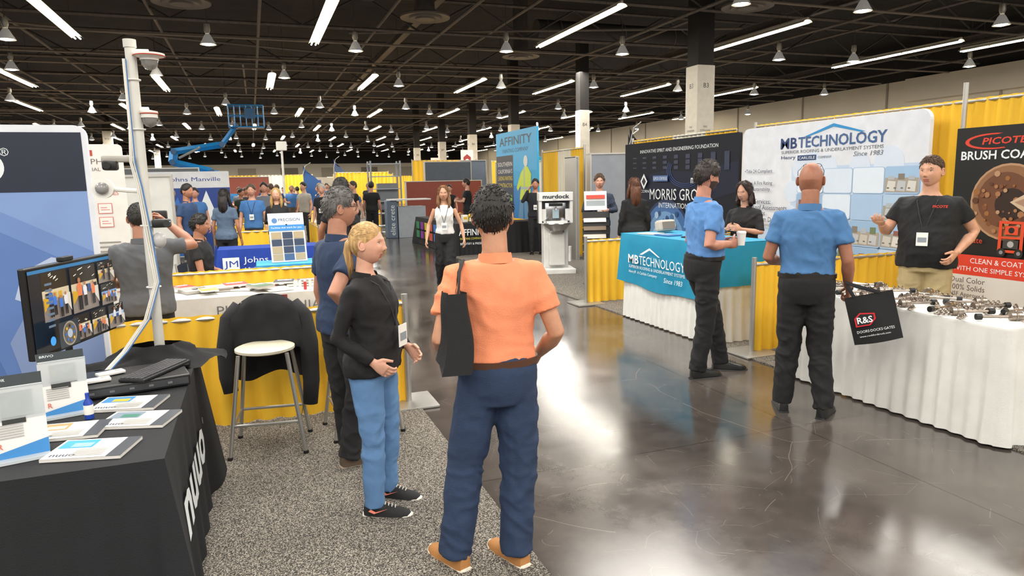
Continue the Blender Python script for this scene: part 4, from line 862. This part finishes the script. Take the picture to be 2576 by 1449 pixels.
def shoe(x,y,yw,k,up,so,t,z0=0,swoosh=None,dress=0):
    g=Matrix.Translation((x,y,z0))@Matrix.Rotation(-yw,4,'Z')
    def loft(rings,m,b,n=14):
        vs=[];fs=[]
        for (yy,hw,z0_,z1_) in rings:
            for i in range(n):
                a=2*pi*i/n; cx=hw*(abs(cos(a))**.7)*(1 if cos(a)>0 else -1); s_2=sin(a); zz=z0_+(z1_-z0_)*(max(0,s_2)**.8 if s_2>0 else 0); vs.append((cx*k,yy*k,zz*k))
        for j in range(len(rings)-1):
            for i in range(n): i2=(i+1)%n; fs.append((j*n+i,j*n+i2,(j+1)*n+i2,(j+1)*n+i))
        fs.append(tuple(range(n-1,-1,-1))); fs.append(tuple((len(rings)-1)*n+i for i in range(n))); b.add(vs,fs,m,g)
    b=B(); loft([(-.085,.012,.01,.05),(-.078,.030,.01,.085),(-.05,.037,.01,.10),(0,.040,.01,.098),(.05,.043,.01,.078),(.10,.048,.01,.060),(.15,.046,.01,.050),(.185,.034,.01,.040),(.20,.014,.01,.025)],up,b)
    sh_=b.part('shoe',t,1)
    b=B()
    for i in range(4): b.tube([(-.018*k,(.045+i*.02)*k,(.084-i*.006)*k),(.018*k,(.05+i*.02)*k,(.084-i*.006)*k)],.003*k,so if not dress else up,5,mx=g)
    b.part('laces',sh_,1)
    b=B(); th=.012 if dress else .026
    loft([(-.092,.014,0,th),(-.084,.036,0,th),(-.03,.042,0,th),(.05,.046,0,th),(.11,.051,0,th),(.165,.048,0,th),(.198,.032,0,th),(.212,.010,0,th)],so,b)
    b.part('sole',sh_,1)
    if swoosh:
        b=B()
        for sx in (-1,1): b.add([(sx*.050*k,-.03*k,.066*k),(sx*.050*k,-.045*k,.052*k),(sx*.053*k,-.01*k,.038*k),(sx*.052*k,.075*k,.07*k),(sx*.053*k,0,.050*k)],[(0,1,2,4),(4,2,3)],swoosh,g)
        b.part('shoe_logo',sh_)
TM=[(.465,.075,.06,0),(.50,.093,.064,-.006),(.535,.095,.067,-.007),(.575,.090,.060,-.001),(.61,.087,.058,.002),(.66,.091,.062,.003),(.71,.098,.066,.003),(.755,.102,.063,.001),(.785,.098,.054,-.001),(.805,.083,.046,-.003),(.82,.062,.041,-.004),(.84,.040,.036,-.004)]
TF=[(.465,.075,.06,0),(.50,.098,.066,-.006),(.535,.101,.069,-.007),(.575,.088,.058,0),(.61,.076,.052,0),(.66,.079,.056,.003),(.70,.084,.064,.010),(.73,.086,.067,.012),(.765,.086,.056,.004),(.79,.080,.046,0),(.82,.052,.036,-.003),(.84,.034,.031,-.004)]
def ti(T,z):
    if z<=T[0][0]: return T[0][1:]
    for a,c in zip(T,T[1:]):
        if z<=c[0]:
            f=(z-a[0])/(c[0]-a[0]); return tuple(a[i]+(c[i]-a[i])*f for i in (1,2,3))
    return T[-1][1:]
def person(label,x,y,hd,H,vox=.02,bw=1.,fem=0,J=None,pz=.515,lean=(0,0),shirt='333333',sl=.5,pants='1a1a1c',shoe_c='151515',sole_c='151515',skin='c4917a',hair='short',hc='2a1d14',thick=.014,hy=0,hp=0,feet=(0,0),collar=1,belt=None,badge=0,glasses=0,beard=None,curl=.5,belly=0,tuck=1,hn=None,hlen=.3,loose=1.,swoosh=None,dress=1,hl=None,wr=1.,aw=1.):
    J=J or {}; k=H/1.75; fine=vox<.015
    t=thing('person',label,'person',(x,y,0),radians(-hd)); dz=(pz-.515)
    def up(q):
        f=max(0,(q[2]-.5)/.35); return V(((q[0]+lean[0]*f)*H,(q[1]+lean[1]*f)*H,(q[2]+dz)*H))
    sw=.101*(1 if not fem else .90)*(1+.35*(bw-1))
    D={}
    for n_,sx in (('L',-1),('R',1)):
        D['sh'+n_]=J.get('sh'+n_,(sx*sw,-.002,.788)); D['el'+n_]=J.get('el'+n_,(sx*(sw+.032+.04*(bw-1)),-.012,.625)); D['wr'+n_]=J.get('wr'+n_,(sx*(sw+.040+.04*(bw-1)),.035,.485))
    for n_ in list(D): D[n_]=up(D[n_])
    for n_,sx in (('L',-1),('R',1)):
        D['hip'+n_]=V((sx*.050*H,-.004*H,(.505+dz)*H)); kn=J.get('kn'+n_,(sx*.056,.012,.285)); an=J.get('an'+n_,(sx*.06,-.012,.05)); D['kn'+n_]=V(kn)*H; D['an'+n_]=V(an)*H
    T=TF if fem else TM
    def torso(b,m,z0,z1,sc,add=0,fl=0):
        P_=[];S=[]; n=max(3,int((z1-z0)/.02)+1)
        for i in range(n+1):
            z=z0+(z1-z0)*i/n; w_,d,yo=ti(T,z)
            be=belly*exp(-((z-.61)/.06)**2)
            P_.append(up((0,yo+be*.5,z))); f=1 if z>.81 else bw; ad=add+fl*max(0,(.58-z)/.08)
            S.append(((w_*f*sc+ad)*H,(d*f*sc+be*.6+ad)*H))
        b.tube(P_,S,m,20,side=(1,0,0))
    sk=M(skin,.5,0,.08,260,.09,0,22)
    b=B(); torso(b,sk,.465,.84,.86)
    nr=.029 if fem else .033
    b.tube([up((0,-.008,.80)),up((0,-.006,.85)),up((0,.002,.90))],[.037*H,nr*H*(1+.3*(bw-1)),nr*H],sk,14)
    af=.85 if fem else 1
    q=.5*(1+bw)*af*aw
    for n_ in 'LR':
        s,e,w_=D['sh'+n_],D['el'+n_],D['wr'+n_]
        b.tube([s,s.lerp(e,.4),e,e.lerp(w_,.3),w_.lerp(e,.12),w_],[.027*H*q,.026*H*q,.0225*H*q,.0245*H*q,.0165*H*q,.0155*H*q],sk,12)
        h_,kn,an=D['hip'+n_],D['kn'+n_],D['an'+n_]
        b.tube([h_,h_.lerp(kn,.4),kn,kn.lerp(an,.3),an],[.044*H,.040*H,.029*H,.030*H,.020*H],sk,12)
    vs,no,fs=remesh(b,max(vox,.010),3); body=B().add(vs,fs,sk)
    hb_=B()
    for n_,sd in (('R',1),('L',-1)):
        w_=D['wr'+n_]; e=D['el'+n_]; d=(w_-e).normalized()
        if hl and n_ in hl: d=V(hl[n_])
        nn=V(hn[n_]) if hn and n_ in hn else V((-sd,0,0))
        if abs(nn.normalized().dot(d.normalized()))>.9: nn=V((0,-1,0))
        hand(hb_,w_,d,nn,sd,curl,k,sk)
    if fine:
        vs,no,fs=remesh(hb_,.0042,1); body.add(vs,fs,sk)
    else: body.add(hb_.v,hb_.f,sk)
    hc_=up((0,.012,.932)); mh=Matrix.Translation(hc_)@Matrix.Rotation(radians(-hy),4,'Z')@Matrix.Rotation(radians(hp),4,'X')
    hair_b=B(); g=head(body,hair_b,k*1.02,skin,hair,hc,mh,fine,hc if hair!='bald' else '4a3a30',beard,thick,glasses,hlen)
    body.part('body',t,2)
    if hair!='bald': hair_b.part('hair',t,2)
    if g: g.part('glasses',t,1)
    so=None
    if shirt:
        b=B(); m=cloth(shirt); torso(b,m,.560 if tuck else .495,.822,1.05,.005,0 if tuck else .006)
        if sl>=0:
            for n_ in 'LR':
                s,e,w_=D['sh'+n_],D['el'+n_],D['wr'+n_]
                s2=s+V((-.45*s.x,0,.006*H))
                if sl<=1: b.tube([s2,s,s.lerp(e,sl*.5),s.lerp(e,sl)],[.032*H*q,.0345*H*q,.0335*H*q*(.5+.5*loose),.0345*H*q*(.5+.5*loose)],m,14)
                else: b.tube([s2,s,s.lerp(e,.5),e,e.lerp(w_,.5),e.lerp(w_,.96)],[.032*H*q,.0345*H*q,.0335*H*q,.031*H*q,.028*H*q,.022*H*q],m,14)
        vs,no,fs=remesh(b,vox,4); vs=wrinkle(vs,no,(.0125 if fine else .006)*k*wr,(7,7,7),H*7); so=B().add(vs,fs,m).part('shirt',t,2)
        if collar:
            c=up((0,-.006,.830)); b=B(); r=.041*H*(1+.2*(bw-1))
            b.grid(lambda u,v:c+V((r*(1.12-.12*v)*sin(u*5.2-2.6),-r*.95*(1.12-.12*v)*cos(u*5.2-2.6),(-.010+.026*v)*H-.012*H*abs(u-.5)**2*4)),24,3,m); b.part('collar',so,2)
    b=B(); m=cloth(pants); torso(b,m,.465,.574 if tuck else .535,1.05,.004 if tuck else .001)
    lt=loose*1.04
    for n_ in 'LR':
        h_,kn,an=D['hip'+n_],D['kn'+n_],D['an'+n_]; bt=an.lerp(kn,-.06)
        if an.z<.12*H: bt.z=max(bt.z,.022*H)
        b.tube([h_+V((0,0,.03*H)),h_.lerp(kn,.12),h_.lerp(kn,.5),kn,kn.lerp(an,.5),an,bt],[.050*H*bw**.5,.0555*H*bw**.5,.050*H*bw**.5*lt**.5,.041*H*lt,.0385*H*lt,.035*H*lt,.036*H*lt],m,14)
    vs,no,fs=remesh(b,vox,4)
    v2=wrinkle(vs,no,(.0135 if fine else .006)*k*wr,(7,7,9),H*3); vs=[a.lerp(c,min(1,max(.15,(.60*H-a.z)/(.25*H)))) for a,c in zip(vs,v2)]
    to=B().add(vs,fs,m).part('trousers',t,2)
    if belt:
        b=B(); w_,d,yo=ti(T,.57); q0=up((0,yo+belly*.4,.557));q1=up((0,yo+belly*.4,.574)); be=belly*.8
        rr_=((w_*bw*1.06+.009)*H,(d*bw*1.06+be*.6+.009)*H); ri=(rr_[0]-.008*H,rr_[1]-.008*H)
        b.tube([q0,q0,q1,q1],[ri,rr_,rr_,ri],M(belt,.4),32,side=(1,0,0),cap=0); b.part('belt',to,1)
    for i,n_ in enumerate('LR'):
        an=D['an'+n_]; shoe(an.x,an.y+.01*H,radians(feet[i]),k,M(shoe_c,.35 if dress else .8,0,0 if dress else .2,200),M(sole_c,.5),t,max(0,an.z-.055*H) if an.z<.3*H else 0,swoosh,dress)
    if badge:
        b=B(); yb=(.072*bw+.014)*H; z1=(.66+dz)*H
        for sx in (-1,1): b.tube([up((sx*.036,-.01,.835)),up((sx*.04,.057*bw,.80)),up((sx*.02,.082*bw,.73)),V((sx*.002,yb+lean[1]*H*.4+.006,z1))],.004,M('22252c',.6),5)
        b.part('lanyard',t); yy=yb+lean[1]*H*.4+.012+belly*H*.6
        b=B().box((0,yy,z1-.05),(.085,.004,.11),WHITE); b.box((0,yy+.003,z1-.055),(.065,.002,.04),pr('8a929a')); b.part('badge',t)
    return t,D
NE=.0098
person('person in orange polo and navy trousers standing with shoulder bag',.945,2.76,8,1.67,NE,1.02,J={'anL':(-.125,.0,.05),'anR':(.035,-.02,.05),'knL':(-.090,.012,.285),'knR':(.052,.0,.285),'elL':(-.150,-.035,.63),'elR':(.152,-.03,.63),'wrL':(-.125,.10,.585),'wrR':(.135,.09,.55)},shirt='e58a62',sl=.62,pants='22334f',shoe_c='a87440',sole_c='d4ccbb',skin='b88466',hair='short',hc='17120f',thick=.014,hy=14,feet=(-28,-24),belt='4a2c1c',loose=1.18,dress=0)
BC=cloth('141416'); bx=.06; by=-.15
bag=thing('shoulder_bag','black tote bag hanging from one shoulder','bag',(.945,2.76,0),radians(-8))
b=B(); Z0=.985;ZH=.28
for d_ in (-.205,-.325): b.grid(lambda u,v:V((bx+d_+(.045 if d_<-.25 else 0)*v+.010*sin(v*5)+.010*sin(u*9),by+.06+(u-.5)*(.16+.10*(1-v)),Z0+ZH*v-.04*(1-v)*abs(u-.5)*2)),12,10,BC)
for u in (0,1): b.grid(lambda w_,v:V((bx-.205-.12*w_+.045*w_*v+.010*sin(v*5)+.010*sin(u*9),by+.06+(u-.5)*(.16+.10*(1-v)),Z0+ZH*v-.04*(1-v))),2,8,BC)
b.grid(lambda u,w_:V((bx-.205-.12*w_,by+.06+(u-.5)*.26,Z0-.04*abs(u-.5)*2)),6,2,BC); b.part('bag_body',bag,2)
for yy in (-.03,.05): B().tube([(bx-.25,by+yy+.04,1.22),(bx-.235,by+yy+.05,1.28),(-.165,by*.62+yy*.4+.01,1.34),(-.145,-.03+yy*.3,1.375),(-.14,.03,1.365)],[(.018,.004)]*5,cloth('1a1a1c'),6,side=(0,1,0)).part('strap',bag,1)
person('person with blonde hair in black sweatshirt and jeans, hands in pockets',.53,3.52,128,1.51,NE,1.10,1,J={'anL':(-.070,-.01,.05),'anR':(.068,.015,.05),'elR':(.140,-.045,.635),'wrR':(.108,.060,.555),'elL':(-.140,-.03,.635),'wrL':(-.10,.085,.56)},shirt='131315',sl=2,tuck=0,pants='5a80ac',shoe_c='1b1b1d',sole_c='d8d4cc',skin='d09e86',hair='tied',hc='b89460',thick=.010,hy=-14,hp=0,feet=(-6,-14),belly=.03,loose=.98,dress=0,swoosh=M('f08a78',.5),badge=1,lean=(0,-.01))
person('person in navy polo with grey hair, hand on hip',.47,4.24,66,1.68,NE,1.08,0,J={'elR':(.160,-.125,.655),'wrR':(.12,.0,.585),'anR':(.06,-.04,.05),'anL':(-.06,.03,.05)},shirt='243552',sl=.6,tuck=0,pants='1f1f22',shoe_c='5a4a3c',sole_c='98897a',skin='b07c64',hair='short',hc='5a5855',thick=.010,hy=22,glasses=1,belly=.025,feet=(-10,10),dress=0,loose=1.12)
person('person with beard in light blue polo holding a white cup',3.58,4.95,98,1.83,NE,1.06,0,J={'anR':(.055,-.045,.05),'anL':(-.05,.13,.05),'knR':(.055,-.005,.285),'knL':(-.05,.08,.285),'elR':(.145,-.05,.63),'wrR':(.105,.075,.632),'elL':(-.14,.0,.63),'wrL':(-.06,.125,.62)},shirt='5584bd',sl=.62,pants='141416',skin='b8806a',hair='short',hc='2c2420',thick=.016,beard='3a2c26',hp=-6,feet=(20,-6),belt='111111',belly=.02,hy=-6,curl=.9,hn={'R':(-1,0,.2),'L':(1,0,0)},loose=1.06)
def cup(x,y,z,label='white paper coffee cup held in a hand'):
    t=thing('paper_cup',label,'cup',(x,y,z)); B().lathe([(0,0),(.028,0),(.038,.10),(0,.10)],WHITE,18).part('cup_body',t,1); B().lathe([(.040,.10),(.040,.108),(.034,.118),(0,.118)],WHITE,18).part('lid',t,1)
cup(3.795,4.73,1.14)
person('person with shaved head in blue polo holding a black tote bag',3.62,3.80,44,1.79,NE,1.03,0,J={'anL':(-.073,.02,.05),'anR':(.083,-.02,.05),'elL':(-.145,-.01,.63),'wrL':(-.10,.12,.60),'elR':(.142,-.025,.625),'wrR':(.15,.045,.515)},shirt='44709f',sl=.6,pants='141416',skin='96624a',hair='bald',hy=6,hp=-4,feet=(-12,14),belt='1a1512',glasses=2,curl=1.1,belly=.012,loose=1.08)
bag=thing('tote_bag','black tote bag with red square logo and white text','bag',(3.79,3.60,.955)); bag.rotation_euler=(0,radians(-14),radians(-42))
BC=cloth('161618')
b=B()
for sg in (-1,1): b.grid(lambda u,v:V((-.04+u*.30,sg*(.04*sin(u*pi)*sin(max(.05,1-v)*pi*.6)+.01),-.42+.33*v)),12,10,BC)
for xx in (-.04,.26): b.grid(lambda u,v:V((xx,.02*(v-.5),-.42+.33*u)),2,2,BC)
b.grid(lambda u,v:V((-.04+u*.30,.03*(v-.5),-.42)),4,2,BC); b.part('bag_body',bag,2)
for yy in (-.015,.015): B().tube([(.02,yy,-.09),(.0,yy,-.02),(-.01,yy*.4,.02),(.05,yy,-.02),(.18,yy,-.09)],[(.012,.003)]*5,cloth('1b1b1e'),6,side=(1,0,0)).part('strap',bag,1)
b=B().frame((-.04,-.058,-.42),(1,0,0)); b.poly([(.03,.13),(.12,.13),(.16,.17),(.16,.21),(.07,.225),(.03,.19)],pr('c8202c')); b.poly([(.04,.138),(.115,.138),(.15,.172),(.15,.203),(.072,.215),(.04,.187)],pr('14161a'));b.text('R&S',.045,.15,.045,Wt,w=.095,off=.02);b.text('DOORS·DOCKS·GATES',.03,.085,.018,Wt,w=.23);b.text('www.rockfordtruck.com',.04,.055,.012,Wt,w=.19);b.part('lettering',bag)
pt,_=person('person in black tee with lanyard gesturing behind the tool table',5.36,4.28,240,1.84,NE,1.20,0,J={'elR':(.168,.02,.655),'wrR':(.165,.15,.70),'elL':(-.178,-.05,.66),'wrL':(-.125,.06,.57)},shirt='17181a',sl=.60,tuck=0,pants='a8976f',skin='c8967a',hair='crop',hc='4a3424',thick=.008,hy=16,belly=.04,collar=0,badge=1,curl=.45,hn={'R':(0,0,1)},loose=1.1,aw=.93)
b=B().frame((-.05,.180,1.42),(-1,0,0)); b.text('PICOTE',.0,.0,.022,RD,w=.11,sh=.15,off=.02); b.part('shirt_lettering',pt)
person('person with dark bob hair in black patterned top at the counter',5.42,6.68,246,1.64,.012,1.1,1,J={'elR':(.14,.04,.65),'wrR':(.06,.15,.68),'elL':(-.14,.04,.65),'wrL':(-.05,.16,.68)},shirt='1b1a1c',sl=.95,tuck=0,pants='18181a',skin='c08e76',hair='long',hc='2a1712',thick=.020,hlen=.13,hy=5,hp=-8,belly=.03,lean=(0,.02))
person('person walking in white sleeveless top and black trousers',2.80,10.55,198,1.66,.012,.92,1,J={'anL':(-.04,.09,.05),'anR':(.045,-.06,.05),'knL':(-.045,.06,.29),'knR':(.048,.01,.28),'elL':(-.155,-.01,.64),'wrL':(-.18,.05,.50),'elR':(.15,-.02,.64),'wrR':(.17,.06,.50)},shirt='d8d7d5',sl=-1,pants='131315',skin='bf8e72',hair='long',hc='7a5632',thick=.012,hlen=.30,badge=1,loose=1.3,collar=0,shoe_c='1a1a1a')
person('person in grey polo seen from behind raising a camera',-.78,5.70,-2,1.60,NE,1.15,0,J={'elR':(.215,.04,.80),'wrR':(.10,.10,.91),'elL':(-.150,.02,.645),'wrL':(-.09,.13,.62),'shR':(.116,0,.80)},shirt='5a5c60',sl=.6,tuck=0,pants='17171a',skin='b07c64',hair='crop',hc='1d1815',thick=.008,belly=.03,hy=8,hp=-3,curl=.9)
B().box((0,0,0),(.13,.07,.08),BLACK,bev=.01).cyl((0,.03,0),(0,.10,0),.032,M('222224',.3)).solo('camera','black camera held up to the eyes','camera',(-.69,5.99,1.50),smooth=1)
fold_chair('folding chair under the seated visitor',-.62,9.0,radians(-100),'2a2a2c')
SIT={'knL':(-.06,.25,.27),'knR':(.06,.25,.27),'anL':(-.06,.27,.05),'anR':(.06,.30,.05),'wrL':(-.04,.20,.56),'wrR':(.05,.20,.57),'elL':(-.14,.03,.62),'elR':(.14,.03,.62)}
person('person in dark tee seated on a folding chair',-.62,9.0,100,1.76,.014,1.05,0,J=SIT,pz=.305,shirt='1c1c1f',pants='2a2a30',skin='a8745a',hc='17120f',hy=-5,feet=(0,5))
MIDP=[('person in navy polo standing beside the blue backdrop',-1.05,13.2,120,1.78,'2a4266','2a2a2e','a8745a','short','17120f',0),
('person with long dark hair in grey blue shirt',-.45,12.9,20,1.68,'4f6076','1c1c20','a8745a','long','1a1310',1),
('person with blonde hair in dark jacket and lanyard',.42,13.4,190,1.68,'1c1c20','1a1a1e','d4a084','long','a8854a',1),
('person in black tee reaching out an arm',1.0,8.6,50,1.78,'19191b','1c1c20','a8745a','short','15110e',0),
('person in dark blazer and blue shirt reading a leaflet',5.75,11.0,205,1.80,'2c3446','23252c','cf9a84','short','5a4636',0),
('person with long brown hair in dark dress seen from behind',5.55,9.45,15,1.72,'17181a','17181a','c4917a','long','5a3420',1),
('person in dark jacket holding a phone to the ear',6.2,15.05,205,1.76,'1d1f24','1a1a1e','b8826a','short','1a1411',0),
('person in black polo talking behind the table',5.7,18.9,300,1.82,'18181b','1a1a1e','c4917a','short','1c1613',0),
('person with dark hair in black top behind the table',5.65,20.6,200,1.66,'141416','141416','d4a084','tied','17120f',1),
('person in black polo standing at the display counter',3.45,21.6,20,1.80,'141416','17171a','b8826a','short','15110e',0),
('person in blue shirt browsing a booth',.0,15.1,190,1.76,'3f6fa8','2a2a2e','c4917a','short','4a3a2c',0),
('person in blue plaid shirt standing in the aisle',1.85,20.3,150,1.76,'3a5580','8a7a5c','c4917a','short','2a1d14',0),
('person with white hair in black shirt',1.65,17.9,210,1.74,'1c1e24','2a2a2e','cf9a84','short','b0aca4',0)]
for i,(lb,x,y,h,H,s,pn,sk,hr,hc,fe) in enumerate(MIDP):
    J={}
    if 'reaching' in lb: J={'elL':(-.17,-.02,.66),'wrL':(-.24,.03,.54)}
    if 'phone' in lb: J={'elR':(.17,.06,.70),'wrR':(.09,.06,.86),'elL':(-.18,-.04,.66),'wrL':(-.1,.06,.56)}
    if 'reading' in lb or 'talking' in lb: J={'elR':(.15,.03,.65),'wrR':(.08,.15,.68),'elL':(-.15,.03,.65),'wrL':(-.07,.15,.66)}
    if 'blonde' in lb: J={'wrR':(.08,.13,.66),'wrL':(-.08,.12,.62)}
    person(lb,x,y,h,H,.0145 if y<13 else .022,1.03,fe,J=J,shirt=s,pants=pn,skin=sk,hair=hr,hc=hc,sl=2 if ('blazer' in lb or 'jacket' in lb or 'dress' in lb) else .6,hlen=.34,thick=.014,badge=1 if h>150 and h<250 else 0,collar=0 if y>14 else 1,tuck=0)
CR=['2a2c33','3f6fa8','17181a','6a6f79','a8a49c','23406e','4a2c30','5f86b3','1c2a22','22262e']
SP=[(-1.5,15.3),(-1.2,17.2),(2.6,19.2),(.3,18.4),(1.5,22.1),(-1.3,20.1),(2.9,24.5),(1.7,25.6),(-.3,21.8),(.6,23.7),(2.4,27.4),(1.5,29.3),(3.2,30.4),(-.4,27.2),(.4,29.6),(-2.3,20.1),(1.9,32),(3.3,33.5),(.8,34.8),(2.6,36.5),(5.2,33.5),(1.6,39.2),(-1.6,28.8),(3.4,39.6),(2.2,42),(.6,41.5),(-2,32),(4.2,45),(6.9,31.5),(1.3,48.5),(-.2,25.2),(2.9,21.6),(2.1,23.4),(3.5,26.8),(2.6,29.2),(.9,27.4),(1.9,34.5),(3.7,36.6)]
for i,(x,y) in enumerate(SP):
    c=CR[i%10]
    person('person in %s shirt among the distant crowd'%('light' if c in('a8a49c',) else 'blue' if c in('3f6fa8','23406e','5f86b3') else 'dark'),x,y,R.uniform(0,360),R.uniform(1.66,1.84),.035,R.uniform(.98,1.12),0,J={'wrR':(.10,.12,.62),'elR':(.15,.0,.64)} if i%2 else {},shirt=c,pants=R.choice(['1a1a1e','2a2c33','5a5040','2c3c55']),skin=R.choice(['c4917a','a8745a','d4a084']),hc=R.choice(['17120f','4a3424','8a7a5a','3a2c26']),collar=0,tuck=0)
print('objs',len(bpy.data.objects))
